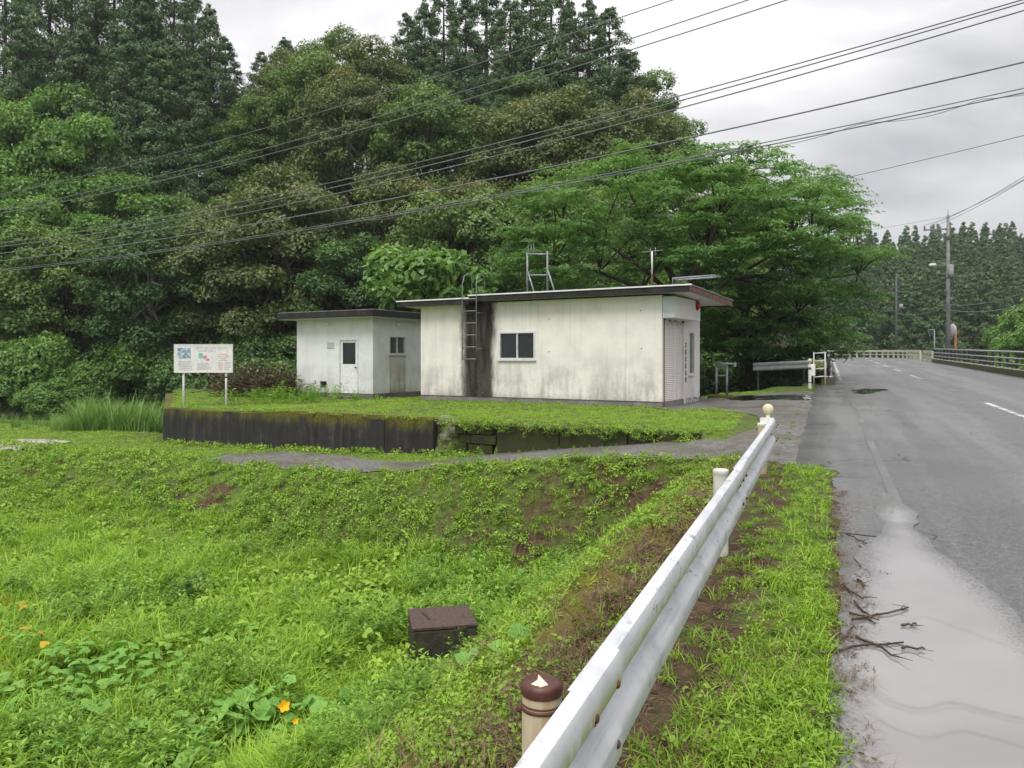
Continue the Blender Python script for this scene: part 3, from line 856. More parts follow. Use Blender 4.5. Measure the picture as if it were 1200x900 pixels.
# roller shutter of slats, guides, housing
sh = MB(); z = 0.012
while z < 2.44:
    prof = [(0.0, 0), (0.013, 0.012), (0.016, 0.030), (0.010, 0.047), (0.0, 0.052)]
    xb = HX - 0.075
    vs = []
    for d, h in prof: vs += [(xb + d, 0.185, z + h), (xb + d, 1.90, z + h)]
    sh.add(vs, [(2 * i, 2 * i + 1, 2 * i + 3, 2 * i + 2) for i in range(len(prof) - 1)], True); z += 0.0535
shutter = sh.build("roller_shutter", M_SHUT, house)
b = MB(); b.box(HX - 0.09, HX - 0.045, 1.42, 1.47, 0.02, 2.44); b.build("mullion", M_SHUT, shutter)
b = MB(); b.box(HX - 0.088, HX - 0.05, 0.185, 1.90, -0.14, 0.012); b.build("bottom_bar", M_SHUT, shutter)
g = MB(); g.box(HX - 0.10, HX + 0.012, 0.125, 0.183, -0.10, 2.45); g.build("shutter_guide", M_RUST, house)
g = MB(); g.box(HX - 0.10, HX + 0.010, 1.902, 1.955, -0.10, 2.45); g.build("shutter_guide", M_SHUT, house)
bx = MB(); bx.box(HX + 0.004, HX + 0.352, 0.052, 2.36, 2.455, 3.045)
sb = bx.build("shutter_housing", M_WALLEND, house, None, 0.012)
e = MB(); e.box(HX + 0.006, HX + 0.350, 0.030, 0.050, 2.46, 3.04); sp = e.build("end_plate", M_BOXSIDE, sb, None, 0.004)
for xx in (HX + 0.10, HX + 0.20):
    b = MB(); b.lathe([(0.0, -0.006), (0.012, -0.006), (0.012, 0.002)], (xx, 0.028, 2.62), 8, True, 'y'); b.build("bolt", M_GALV, sb)
lamp = MB(); lamp.lathe([(0.0, 0.10), (0.07, 0.092), (0.105, 0.06), (0.11, 0.03), (0.10, 0.0)], (HX + 0.355, 2.02, 2.90), 18, True, 'x')
lp = lamp.build("alarm_lamp", M_RED, house)
lr = MB(); lr.lathe([(0.12, 0.02), (0.145, 0.02), (0.145, 0.0)], (HX + 0.354, 2.02, 2.90), 18, True, 'x'); lr.build("lamp_ring", M_RUST, lp)
# painted vertical lettering between shutter and window
random.seed(3)
for k in range(6):
    gl = MB(); zc = 1.74 - 0.205 * k; yc = 2.075; h = 0.075
    for d in (0.055, 0.0, -0.055): gl.box(HX + 0.0015, HX + 0.004, yc - h * random.uniform(0.6, 1), yc + h * random.uniform(0.6, 1), zc + d - 0.012, zc + d + 0.012)
    gl.box(HX + 0.0042, HX + 0.0055, yc - 0.012, yc + 0.012, zc - 0.075, zc + 0.075)
    if k % 2: gl.box(HX + 0.0042, HX + 0.0052, yc - 0.07, yc - 0.046, zc - 0.07, zc + 0.06)
    gl.build("letter", M_BLACK, house)
# peeling paint at the foot of the shutter wall
ft = MB()
for k in range(7): ft.box(HX - 0.006, HX + 0.001, 1.98 + 0.2 * k, 2.10 + 0.2 * k, 0.02, 0.16 - 0.03 * (k % 3))
ft.build("flaking_paint", M_WALLEND, house)["kind"] = "stuff"
# scupper fittings, small marks
for (xx, zz) in ((4.75, 1.55), (4.75, 2.52), (7.65, 1.62), (7.62, 2.68)):
    b = MB(); b.lathe([(0.0, -0.01), (0.016, -0.01), (0.016, 0.0)], (xx, -0.001, zz), 8, True, 'y'); b.build("wall_plug", M_RUST, house)
# fixed ladder with loop rails above the eave
lad = empty("roof_ladder", B(-15.40 + 2.22, 20.17 - 0.47, 1.30), ROT_B, "steel rung ladder fixed to the black-stained wall, its loops above the eave", "ladder")
for xx in (-0.26, 0.26):
    l = MB(); l.tube([(xx, 0, 0.0), (xx, 0, 1.98), (xx * 1.0, 0.0, 2.35), (xx * 0.96, 0.10, 2.62), (xx * 0.94, 0.32, 2.70), (xx * 0.92, 0.5, 2.58), (xx * 0.92, 0.52, 2.0)], 0.0135, 8)
    l.build("side_rail", M_GALV, lad)
for k in range(6):
    l = MB(); l.tube([(-0.26, 0, 0.03 + 0.37 * k), (0.26, 0, 0.03 + 0.37 * k)], 0.014, 6); l.build("rung", M_GALV, lad)
for zz in (0.35, 1.45):
    for xx in (-0.26, 0.26):
        l = MB(); l.tube([(xx, 0, zz), (xx, 0.47, zz)], 0.012, 6); l.build("bracket", M_GALV, lad)
# frame, mast and rack on the roof
fr = empty("roof_frame", B(-15.40 + 3.75, 20.17 + 1.1, 3.23), ROT_B, "upright grey pipe frame with slanting braces standing on the storehouse roof", "frame")
for xx in (-0.36, 0.36):
    l = MB(); l.tube([(xx, 0, 0), (xx, 0, 1.48)], 0.032, 8); l.build("post", M_GALV, fr)
    l = MB(); l.tube([(xx + 0.05, -0.05, 0.86), (xx + 0.38, -0.12, 0.0)], 0.026, 8); l.build("brace", M_GALV, fr)
l = MB(); l.tube([(-0.36, 0, 1.44), (0.36, 0, 1.38)], 0.028, 8); l.build("crossbar", M_GALV, fr)
l = MB(); l.tube([(-0.33, -0.05, 0.76), (0.39, -0.05, 0.72)], 0.026, 8); l.build("crossbar", M_GALV, fr)
for xx in (-0.33, -0.22, -0.12):
    l = MB(); l.tube([(xx, 0, 1.4), (xx, 0, 1.72)], 0.01, 6); l.build("spike", M_GALV, fr)
ms = empty("antenna_mast", B(-15.40 + 7.4, 20.17 + 1.5, 3.22), ROT_B, "thin antenna mast with a short crossbar on the storehouse roof", "antenna")
l = MB(); l.tube([(0, 0, 0), (0, 0, 0.62)], 0.032, 8); l.build("lower_tube", M_RUST, ms)
l = MB(); l.tube([(0, 0, 0.60), (0, 0, 1.30)], 0.024, 8); l.build("upper_tube", M_WHITE, ms)
l = MB(); l.tube([(-0.32, 0, 1.29), (0.34, 0, 1.31)], 0.012, 6); l.build("crossbar", M_GALV, ms)
l = MB(); l.tube([(-0.06, 0, 1.12), (-0.06, 0.02, 1.40)], 0.012, 6).tube([(0.1, 0, 1.15), (0.1, 0.02, 1.4)], 0.012, 6); l.build("dipole", M_GALV, ms)
rk = empty("roof_rack", B(-15.40 + 8.2, 20.17 + 1.7, 3.20), ROT_B, "low grey pipe rack on the roof above the shutter", "rack")
for yy in (-0.25, 0.25):
    l = MB(); l.tube([(-0.15, yy, 0), (-0.15, yy, 0.48), (1.05, yy + 0.2, 0.52)], 0.028, 8); l.build("arm", M_GALV, rk)
    l = MB(); l.tube([(-0.55, yy, 0.0), (-0.30, yy, 0.26), (-0.15, yy, 0.27)], 0.022, 8); l.build("strut", M_GALV, rk)
l = MB(); l.tube([(1.02, -0.05, 0.52), (1.02, 0.45, 0.52)], 0.026, 8); l.build("end_bar", M_GALV, rk)
l = MB(); l.tube([(-0.15, -0.25, 0.46), (-0.15, 0.25, 0.46)], 0.026, 8); l.build("end_bar", M_GALV, rk)
l = MB(); l.tube([(-0.12, 0.25, 0.3), (0.25, 0.0, 0.02)], 0.02, 6); l.build("strut", M_GALV, rk)

# ------------------------------------------------------------------ the small white shed
SX, SY, ST = 3.79, 4.0, 2.84
shed = empty("pump_shed", B(-22.08, 21.14, 0.0), ROT_B, "small white flat-roofed shed with a half-glazed door, beside the information board", "building")
wall_holes(SX, ST, 0.13, [(2.18, 3.10, 0.081, 2.06), (1.21, 1.55, 0.30, 0.47)], 'x', 0.0, 0.08).build("front_wall", M_WALLSHED, shed)
o = wall_holes(SY - 0.264, ST, 0.13, [(0.77, 1.72, 1.50, 2.18), (1.20, 1.42, 0.32, 0.50)], 'y', SX - 0.132, 0.08).build("side_wall", M_WALLSHED, shed, (0, 0.132, 0))
wall_holes(SX, ST, 0.13, [], 'x', SY - 0.13, 0.08).build("rear_wall", M_WALLSHED, shed)
wall_holes(SY - 0.264, ST, 0.13, [], 'y', 0.002, 0.08).build("far_wall", M_WALLSHED, shed, (0, 0.132, 0))
b = MB(); b.box(-0.05, SX + 0.05, -0.05, SY + 0.05, -0.5, 0.077); b.build("plinth", M_PLINTHD, shed)
b = MB(); b.box(2.05, 3.25, -0.42, -0.053, -0.5, -0.03); b.build("door_step", M_PLINTHD, shed)
r = MB(); r.box(-0.57, SX + 0.45, -0.50, SY + 0.45, ST + 0.002, ST + 0.225)
rf = r.build("roof", M_FASCIA, shed, None, 0.01)
r = MB(); r.box(-0.53, SX + 0.41, -0.46, SY + 0.41, ST + 0.226, ST + 0.25); r.build("roof_sheet", M_ROOFTOP, rf)
r = MB(); r.box(-0.50, SX + 0.38, -0.43, SY + 0.38, ST - 0.028, ST - 0.001); r.build("soffit", M_SOFFIT, rf)
# door
d = MB(); d.box(2.18, 2.225, -0.02, 0.09, 0.083, 2.058); d.box(3.055, 3.10, -0.02, 0.09, 0.083, 2.058); d.box(2.2255, 3.0545, -0.02, 0.09, 2.013, 2.058)
d.build("door_frame", M_ALU, shed)
d = wall_holes(0.826, 2.01, 0.035, [(0.10, 0.726, 1.14, 1.93)], 'x', 0.02, 0.085)
dr = d.build("door", M_WHITE, shed, (2.227, 0, 0))
g = MB(); g.box(0.102, 0.724, 0.030, 0.036, 1.142, 1.928); g.build("pane", M_GLASS, dr)
g = MB(); g.box(0.12, 0.70, 0.014, 0.0195, 0.16, 0.62); g.build("lower_panel", M_WHITE, dr)
g = MB(); g.lathe([(0.0, -0.07), (0.03, -0.065), (0.032, -0.04), (0.012, -0.03), (0.012, 0.0)], (0.76, 0.02, 1.02), 12, True, 'y'); g.build("handle", M_RUST, dr)
# side window, stained patch below it, vents, plate, lamps
sliding_window(shed, "window", 'y', SX - 0.002, 0.90, 1.85, 1.50, 2.18, 1, M_GLASSG, 1)
b = MB(); b.box(SX + 0.0, SX + 0.022, 0.92, 1.84, 0.10, 1.44); b.build("rendered_patch", m_stucco("stained_patch_render", None, 1.2, (0.55, 0.53, 0.48)), shed)
b = MB(); b.box(1.24, 1.52, 0.05, 0.09, 0.33, 0.44); b.build("vent", M_BLACK, shed)
b = MB(); b.box(1.21, 1.55, -0.012, 0.02, 0.47, 0.495); b.build("vent_trim", M_RUST, shed)
b = MB(); b.box(1.21, 1.55, -0.012, 0.02, 0.275, 0.30); b.build("vent_trim", M_RUST, shed)
b = MB(); b.box(SX - 0.10, SX - 0.06, 1.22, 1.66, 0.30, 0.52); b.build("vent", M_BLACK, shed)
b = MB(); b.box(1.58, 1.93, -0.014, -0.001, 1.72, 1.95); b.build("name_plate", simple("grey_plate", (0.40, 0.39, 0.35), (0.50, 0.49, 0.44), 30, 0.5), shed)
b = MB(); b.lathe([(0.0, -0.13), (0.05, -0.12), (0.07, -0.08), (0.07, -0.03), (0.04, 0.0)], (1.66, 0, 2.63), 14, True, 'y'); b.build("wall_lamp", M_WHITE, shed)
b = MB(); b.lathe([(0.04, 0.0), (0.07, 0.03), (0.07, 0.08), (0.05, 0.12), (0.0, 0.13)], (SX, 1.35, 2.60), 14, True, 'x'); b.build("wall_lamp", M_WHITE, shed)
b = MB(); b.tube([(-0.15, 0.3, 1.98), (0.0, 0.3, 1.98)], 0.02, 6); b.build("drain_stub", M_WHITE, shed)

# ------------------------------------------------------------------ information board
def m_photo_print():
    t = NT("blue_grey_photo_print"); co = t.coord("Object")
    c = t.ramp(t.noise(co, 11, 5, 0.75), [(0.35, (0.05, 0.08, 0.11)), (0.5, (0.25, 0.36, 0.46)), (0.62, (0.62, 0.66, 0.68)), (0.75, (0.12, 0.16, 0.17))])
    return t.done(t.pbr(c, 0.4, 0.4))
sg = at_px(213, 472.5)
X1 = -10.07
board = empty("information_board", (-9.52, 23.75, -0.12), 0.0, "white information board on two posts standing at the end of the black wall", "sign")
bz0, bz1 = 0.93 + 0.12, 1.77 + 0.12
pb = MB(); pb.box(-0.905, 0.865, -0.02, 0.02, bz0, bz1); panel = pb.build("panel", simple("faded_white_board", (0.62, 0.61, 0.60), (0.76, 0.75, 0.745), 9, 0.5), board)
f = MB()
f.box(-0.925, 0.885, -0.028, 0.028, bz1, bz1 + 0.02); f.box(-0.925, 0.885, -0.028, 0.028, bz0 - 0.02, bz0); f.box(-0.925, -0.906, -0.027, 0.027, bz0, bz1); f.box(0.866, 0.885, -0.027, 0.027, bz0, bz1)
f.build("edge_frame", M_WHITE, board)
for xx, yy in ((-0.66, 0.055), (0.66, 0.055)):
    l = MB(); l.tube([(xx, yy, -0.5), (xx, yy, bz1 - 0.05)], 0.033, 10); ps = l.build("post", M_WHITE, board)
l = MB(); l.lathe([(0.034, 0), (0.037, 0.002), (0.037, 0.05), (0.034, 0.052)], (0.66, 0.055, 0.86), 10); l.build("dark_band", M_RUST, ps)
def prt(name, x0, x1, z0, z1, mat, d=0.0225):
    k = MB(); k.box(x0, x1, -d, -0.0201, bz0 + z0, bz0 + z1); k.build(name, mat, panel)
prt("photo_print", -0.81, -0.40, 0.42, 0.74, m_photo_print())
prt("map_print", -0.20, 0.21, 0.34, 0.60, simple("map_paper", (0.66, 0.67, 0.66), (0.74, 0.74, 0.73), 9))
prt("map_teal_area", -0.16, -0.03, 0.42, 0.59, simple("teal_ink", (0.13, 0.42, 0.38), (0.30, 0.55, 0.50), 14), 0.0235)
prt("map_pink_area", -0.02, 0.09, 0.40, 0.51, simple("pink_ink", (0.62, 0.16, 0.20), (0.66, 0.30, 0.33), 14), 0.0236)
prt("map_pink_area", 0.07, 0.17, 0.345, 0.41, simple("deep_pink_ink", (0.66, 0.12, 0.22), (0.66, 0.25, 0.33), 14), 0.0237)
M_INK = simple("faded_ink", (0.22, 0.21, 0.22), (0.50, 0.48, 0.49), 40, 0.6)
M_INKR = simple("faded_red_ink", (0.55, 0.12, 0.12), (0.62, 0.28, 0.27), 30, 0.6)
ov = MB(); n = 22
vo, vi = [], []
for k in range(n):
    t_ = 2 * math.pi * k / n
    vo.append((0.60 + 0.155 * math.cos(t_), -0.0225, bz0 + 0.485 + 0.075 * math.sin(t_))); vi.append((0.60 + 0.135 * math.cos(t_), -0.0225, bz0 + 0.485 + 0.060 * math.sin(t_)))
ov.add(vo + vi, [(k, (k + 1) % n, n + (k + 1) % n, n + k) for k in range(n)]); ov.build("red_oval", M_INKR, panel)
random.seed(8)
def textblock(name, x0, x1, z0, z1, rows, mat, ch=0.016):
    k = MB(); dz = (z1 - z0) / rows
    for r_ in range(rows):
        x = x0
        end = x1 - random.random() * 0.3 * (x1 - x0)
        while x < end:
            w = ch * random.uniform(0.5, 1.0)
            k.box(x, x + w, -0.0222, -0.0201, bz0 + z0 + dz * r_, bz0 + z0 + dz * r_ + dz * random.uniform(0.35, 0.55)); x += w + ch * random.uniform(0.25, 0.6)
    k.build(name, mat, panel)["kind"] = "stuff"
textblock("heading_lettering", -0.22, 0.82, 0.70, 0.80, 2, M_INK, 0.035)
textblock("small_lettering", -0.18, 0.40, 0.635, 0.69, 1, M_INK, 0.025)
textblock("small_lettering", -0.78, -0.32, 0.05, 0.36, 6, M_INK)
textblock("small_lettering", -0.20, 0.22, 0.08, 0.30, 5, M_INK)
textblock("small_lettering", 0.44, 0.60, 0.07, 0.33, 4, M_INKR)
textblock("small_lettering", 0.64, 0.82, 0.07, 0.33, 4, M_INK)
textblock("small_lettering", 0.44, 0.82, 0.345, 0.39, 1, M_INK)
textblock("small_lettering", 0.50, 0.70, 0.47, 0.50, 1, M_INKR, 0.03)

# ------------------------------------------------------------------ retaining wall
def m_blackwall():
    t = NT("black_streaked_concrete"); co = t.coord("Object"); x, y, z = t.xyz(co)[:3]
    st = t.math('ADD', t.math('MULTIPLY', t.noise(t.mapping(co, (4, 4, 0.3)), 1.0, 6, 0.65), 0.6), t.math('MULTIPLY', t.noise(co, 2.2, 6, 0.7), 0.4))
    col = t.ramp(st, [(0.36, (0.012, 0.011, 0.011)), (0.54, (0.030, 0.028, 0.027)), (0.70, (0.095, 0.09, 0.088))])
    zz = t.math('ADD', z, t.math('MULTIPLY', t.math('SUBTRACT', t.noise(t.mapping(co, (3.4, 3.4, 0.5)), 1.0, 6, 0.7), 0.5), 0.75))
    mk = t.math('MULTIPLY', t.mr(zz, -0.38, -0.06), t.mr(t.noise(t.mapping(co, (0.8, 0.8, 0.2)), 1.0, 2), 0.38, 0.52))
    moss = t.ramp(t.noise(co, 20, 5), [(0.3, (0.050, 0.048, 0.008)), (0.7, (0.165, 0.155, 0.016))])
    col = t.mix(mk, col, moss)
    top = t.mr(t.math('ADD', z, t.math('MULTIPLY', t.noise(co, 6, 3), 0.05)), -0.10, -0.03)
    col = t.mix(top, col, moss)
    low = t.mr(t.math('SUBTRACT', z, t.math('MULTIPLY', st, 0.25)), -1.25, -0.95, 1.0, 0.0)
    col = t.mix(t.math('MULTIPLY', low, 0.6), col, (0.05, 0.062, 0.018))
    return t.done(t.pbr(col, 0.75, 0.3, 0, t.bump(t.math('ADD', st, t.noise(co, 45, 3)), 0.4, 0.012)))
M_BLACKWALL = m_blackwall()
rw = empty("retaining_wall", B(-20.1, 14.05, 0.0), ROT_B, "low black concrete retaining wall with yellow-green moss along its top", "wall")
random.seed(11)
def wpanel(x0, x1, t0, t1, z1a, z1b, zlow=-1.6, mat=M_BLACKWALL, name="panel"):
    w = MB()
    vs = [(x0, t0, zlow), (x1, t0, zlow), (x0, t1, zlow), (x1, t1, zlow), (x0, t0, z1a), (x1, t0, z1b), (x0, t1, z1a), (x1, t1, z1b)]
    w.add(vs, [(0, 2, 3, 1), (4, 5, 7, 6), (0, 1, 5, 4), (2, 6, 7, 3), (0, 4, 6, 2), (1, 3, 7, 5)])
    return w.build(name, mat, rw, None, 0.012)
def wtop(x):   # top of the wall above the yard's level, along its length
    return float(np.interp(x, [0, 3.5, 5, 12], [-0.10, -0.10, 0.015, 0.015]))
edges = [0.0, 1.75, 3.5, 5.25, 7.0, 8.3, 9.72]
for k in range(len(edges) - 1):
    d = random.uniform(-0.008, 0.008)
    wpanel(edges[k] + 0.004, edges[k + 1] - 0.004, d, 0.36, wtop(edges[k]), wtop(edges[k + 1]))
# return along the yard's far edge
ln = MB()
A_, B_ = PADL_A, PADL_B
aw = np.array(B(-20.1, 14.05)[:2])
dx = (B_ - A_) / np.hypot(*(B_ - A_)); nn = np.array([dx[1], -dx[0]])
vs = []
for zz in (-2.2, -0.13):
    for base in (aw + nn * 0.02 + dx * 0.05, aw + dx * 11):
        for off in (0.0, 0.33):
            pw = base + nn * off - aw
            vs.append((pw @ E1, pw @ E2, zz))
ln.add(vs, [(0, 2, 3, 1), (4, 5, 7, 6), (0, 1, 5, 4), (2, 6, 7, 3), (0, 4, 6, 2), (1, 3, 7, 5)])
ln.build("return_panel", M_BLACKWALL, rw)
# broken stub and the old mossy block wall
ob = empty("old_block_wall", B(-20.1, 14.05, 0.0), ROT_B, "broken old mossy block wall running on from the black retaining wall", "wall")
M_RUBBLE = m_concrete("broken_pale_concrete", (0.07, 0.062, 0.055), (0.27, 0.255, 0.24), 0.45)
M_OLDB = m_concrete("mossy_old_blocks", (0.018, 0.017, 0.014), (0.055, 0.05, 0.042), 0.8, 0.85, 0, (0.042, 0.052, 0.009))
random.seed(21)
for k in range(9):
    b = MB(); cx = 9.86 + random.uniform(-0.10, 0.34); cz = -0.08 - 0.085 * k; r_ = random.uniform(0.13, 0.21)
    bm = bmesh.new(); bmesh.ops.create_icosphere(bm, subdivisions=2, radius=r_)
    for v in bm.verts:
        v.co *= 0.75 + 0.5 * random.random(); v.co.x *= 1.25; v.co.y *= 0.9
    me = bpy.data.meshes.new("rubble"); bm.to_mesh(me); bm.free()
    link_mesh("rubble", me, M_RUBBLE, ob, (cx, 0.25 + random.uniform(-0.05, 0.05), cz - 0.06))
for row in range(3):
    for c_ in range(3):
        b = MB(); x0 = 10.32 + 0.33 * c_ + 0.10 * (row % 2); z0_ = -0.72 + 0.205 * row; dd = random.uniform(-0.03, 0.03)
        b.box(x0, x0 + 0.31, dd, 0.34, z0_, z0_ + 0.19); b.build("block", M_OLDB, ob, None, 0.012)
for x0, x1 in ((11.42, 12.9), (12.92, 14.4), (14.42, 15.85)):
    b = MB(); za, zc = np.interp([x0, x1], [11.4, 15.85], [-0.10, -0.05])
    vs = [(x0, 0.0, -1.2), (x1, 0.0, -1.2), (x0, 0.34, -1.2), (x1, 0.34, -1.2), (x0, 0.0, za), (x1, 0.0, zc), (x0, 0.34, za), (x1, 0.34, zc)]
    b.add(vs, [(0, 2, 3, 1), (4, 5, 7, 6), (0, 1, 5, 4), (2, 6, 7, 3), (0, 4, 6, 2), (1, 3, 7, 5)]); b.build("panel", M_OLDB, ob, None, 0.015)

# ------------------------------------------------------------------ guard rail beside the verge
def m_rail():
    t = NT("weathered_white_rail_paint"); co = t.coord("Object"); x, y, z = t.xyz(co)[:3]
    n = t.noise(co, 5, 5); fl = t.noise(t.mapping(co, (9, 9, 22)), 1.0, 5, 0.7)
    col = t.mix(t.mr(n, 0.4, 0.7), (0.56, 0.57, 0.59), (0.44, 0.45, 0.47))
    scr = t.noise(t.mapping(co, (2.5, 30, 30)), 1.0, 4, 0.6)
    col = t.mix(t.mr(scr, 0.54, 0.70, 0, 0.7), col, (0.36, 0.36, 0.41))
    chip = t.math('MULTIPLY', t.mr(t.noise(t.mapping(co, (0.6, 1, 1)), 26, 4, 0.7), 0.57, 0.64), t.mr(t.noise(co, 2.2, 3), 0.46, 0.58))
    col = t.mix(chip, col, (0.20, 0.20, 0.22))
    alg = t.math('MULTIPLY', t.mr(t.attr("valley"), 0.35, 0.95), t.mr(t.noise(t.mapping(co, (22, 3, 2)), 1.0, 4), 0.36, 0.55))
    col = t.mix(t.math('MULTIPLY', alg, 0.75), col, (0.34, 0.34, 0.09))
    crease = t.mr(t.attr("crease"), 0.5, 1.0)
    col = t.mix(t.math('MULTIPLY', crease, 0.5), col, (0.13, 0.14, 0.06))
    return t.done(t.pbr(col, 0.42, 0.5, 0, t.bump(fl, 0.08, 0.004)))
M_RAIL = m_rail()
def m_post():
    t = NT("stained_cream_post"); co = t.coord("Object"); x, y, z = t.xyz(co)[:3]
    n = t.noise(t.mapping(co, (12, 12, 2)), 1.0, 5)
    col = t.mix(t.mr(n, 0.36, 0.6), (0.58, 0.52, 0.41), (0.46, 0.33, 0.19))
    return t.done(t.pbr(col, 0.5, 0.4, 0, None))
M_POST = m_post()
M_POSTW = simple("dirty_white_post", (0.50, 0.485, 0.43), (0.68, 0.67, 0.63), 9, 0.5)
M_CAPRUST = simple("dark_red_rusty_cap", (0.055, 0.016, 0.013), (0.11, 0.035, 0.026), 16, 0.5, 0.5)
M_REFL = simple("cream_reflector", (0.62, 0.55, 0.36), (0.72, 0.65, 0.45), 12, 0.35)
rail = empty("guard_rail", (0, 0, 0), ROT_R, "white corrugated steel guard rail along the verge, its near post rust-capped", "guard rail")
RA = 0.640                       # local y = distance left of the camera's line
def rz(s): return CAMZ - 0.926 - 0.175 + 0.0178 * (0.925 * s + 0.24)
PROF = [(0.000, 0.175), (-0.026, 0.1735), (-0.040, 0.166), (-0.047, 0.150), (-0.050, 0.088), (-0.046, 0.070), (-0.036, 0.056), (-0.006, 0.016), (0.000, 0.010), (0.001, 0.0),
        (0.000, -0.010), (-0.006, -0.016), (-0.036, -0.056), (-0.046, -0.070), (-0.050, -0.088), (-0.047, -0.150), (-0.040, -0.166), (-0.026, -0.1735), (0.000, -0.175)]
def beam(s0, s1, out=0.0, flare=False, mat=M_RAIL):
    V, Fq, val, cre = [], [], [], []
    n = max(2, int((s1 - s0) / 0.15)); k = len(PROF)
    def ring(s, o, sc=1.0, tw=0.0):
        for d, h in PROF:
            V.append((s + (0.0 if not flare else -0.0), RA + d + out + o + tw, rz(s) + h * sc))
            val.append(float(np.exp(-((h - 0.082) / 0.024) ** 2))); cre.append(float(np.exp(-((h - 0.012) / 0.012) ** 2)))
    for layer in (0.0, 0.006):
        for i in range(n + 1):
            s = lerp(s0, s1, i / n)
            f = max(0.0, (s - (s1 - 0.55)) / 0.55) if flare else 0.0
            ring(s, layer, 1.0 - 0.22 * f * f, 0.16 * f * f)
    L = (n + 1) * k
    for i in range(n):
        for j in range(k - 1):
            a_ = i * k + j
            Fq.append((a_, a_ + 1, a_ + k + 1, a_ + k)); Fq.append((L + a_, L + a_ + k, L + a_ + k + 1, L + a_ + 1))
    for i in range(n):
        for j in (0, k - 1):
            a_ = i * k + j; Fq.append((a_, a_ + k, L + a_ + k, L + a_) if j == 0 else (a_, L + a_, L + a_ + k, a_ + k))
    for j in range(k - 1):
        Fq.append((j, L + j, L + j + 1, j + 1)); e_ = n * k + j; Fq.append((e_, e_ + 1, L + e_ + 1, L + e_))
    o = link_mesh("beam", np_mesh("beam", V, Fq, True, {"valley": val, "crease": cre}, mat), None, rail)
    m_ = o.modifiers.new("edge", 'EDGE_SPLIT'); m_.split_angle = rad(26)
    return o
b1 = beam(-2.0, 2.30, -0.010); b2 = beam(1.96, 6.28); b3 = beam(5.94, 10.62, 0.010, True)
def bolt(s, h, o=0.0, r=0.013, parent=rail, y=None):
    d = float(np.interp(-h, [-p_[1] for p_ in PROF], [p_[0] for p_ in PROF])) + o
    m_ = MB(); m_.lathe([(0.0, -0.012), (r * 0.7, -0.011), (r, -0.006), (r, 0.001)], (s, RA + d - 0.001, rz(s) + h), 12, True, 'y')
    m_.build("bolt", M_RUST, rail)
for sc in (2.13, 6.11):
    o_ = -0.0045 if sc < 3 else 0.0
    for ds, h in ((-0.115, 0.085), (0.115, 0.085), (-0.115, -0.095), (0.115, -0.095), (-0.03, 0.03), (0.04, 0.005)):
        bolt(sc + ds, h, o_)
for sc in (10.05, 10.35): 
    for h in (0.08, -0.09): bolt(sc, h, 0.0045)
def rail_post(s, capmat, mat, topz, rust=False):
    l = MB(); r_ = 0.057
    yy = RA + 0.115
    gz = float(tz(*Rd(s, -yy)[:2]))
    l.lathe([(r_, gz - 0.3), (r_, topz - 0.035)], (s, yy, 0), 28); po = l.build("post", mat, rail)
    if rust:
        b = MB(); b.lathe([(r_ - 0.002, topz - 0.080), (r_ + 0.003, topz - 0.078), (r_ + 0.003, topz - 0.070), (r_ - 0.002, topz - 0.068)], (s, yy, 0), 28); b.build("rust_ring", M_RUST, po)
        b = MB(); b.lathe([(r_ - 0.002, topz - 0.066), (r_ + 0.002, topz - 0.064), (r_ + 0.002, topz - 0.060), (r_ - 0.002, topz - 0.058)], (s, yy, 0), 28); b.build("rust_ring", M_RUST, po)
    c = MB(); c.lathe([(r_ + 0.0025, topz - 0.036), (r_ + 0.0035, topz - 0.018), (r_ + 0.001, topz - 0.006), (r_ - 0.010, topz), (0.0, topz + 0.004)], (s, yy, 0), 28)
    cp = c.build("cap", capmat, po)
    if rust:
        ch = MB(); zt = topz + 0.0055
        ch.add([(s - 0.030, yy - 0.03, zt - 0.003), (s - 0.048, yy - 0.012, zt - 0.006), (s - 0.040, yy + 0.018, zt - 0.0045), (s - 0.015, yy + 0.008, zt - 0.001), (s + 0.022, yy + 0.018, zt - 0.001), (s - 0.005, yy - 0.004, zt)], [(5, 4, 3, 2, 1, 0)])
        ch.build("paint_remnant", M_REFL, cp)
    b = MB(); b.box(s - 0.035, s + 0.035, RA - 0.002, yy - 0.05, rz(s) - 0.06, rz(s) + 0.06); b.build("bracket", M_GALV, po)
    b = MB(); b.lathe([(0.0, 0.018), (0.014, 0.016), (0.016, 0.0)], (s, yy + 0.057, rz(s) + 0.055), 10, True, 'y'); b.build("bolt", M_RUST, po)
    return po
rail_post(2.06, M_CAPRUST, M_POST, rz(2.06) + 0.145, True)
rail_post(6.02, M_POSTW, M_POSTW, rz(6.02) + 0.155)
po = rail_post(10.0, M_POSTW, M_POST, rz(10.0) + 0.13)
b = MB(); zc = rz(10.0) + 0.30; yy = RA + 0.05
b.lathe([(0.0, -0.022), (0.058, -0.020), (0.064, -0.008), (0.064, 0.012), (0.0, 0.014)], (10.08, yy, 0), 24, True, 'x')
for i in range(len(b.v)): b.v[i] = (b.v[i][0], b.v[i][1], b.v[i][2] + zc)
b.build("round_reflector", M_REFL, po)
b = MB(); b.box(10.075, 10.095, yy - 0.022, yy + 0.022, rz(10) + 0.10, zc - 0.04); b.build("reflector_stem", M_REFL, po)
b = MB(); b.box(10.03, 10.10, RA - 0.02, RA + 0.14, rz(10) + 0.06, rz(10) + 0.19); b.build("clamp", M_WHITE, po)
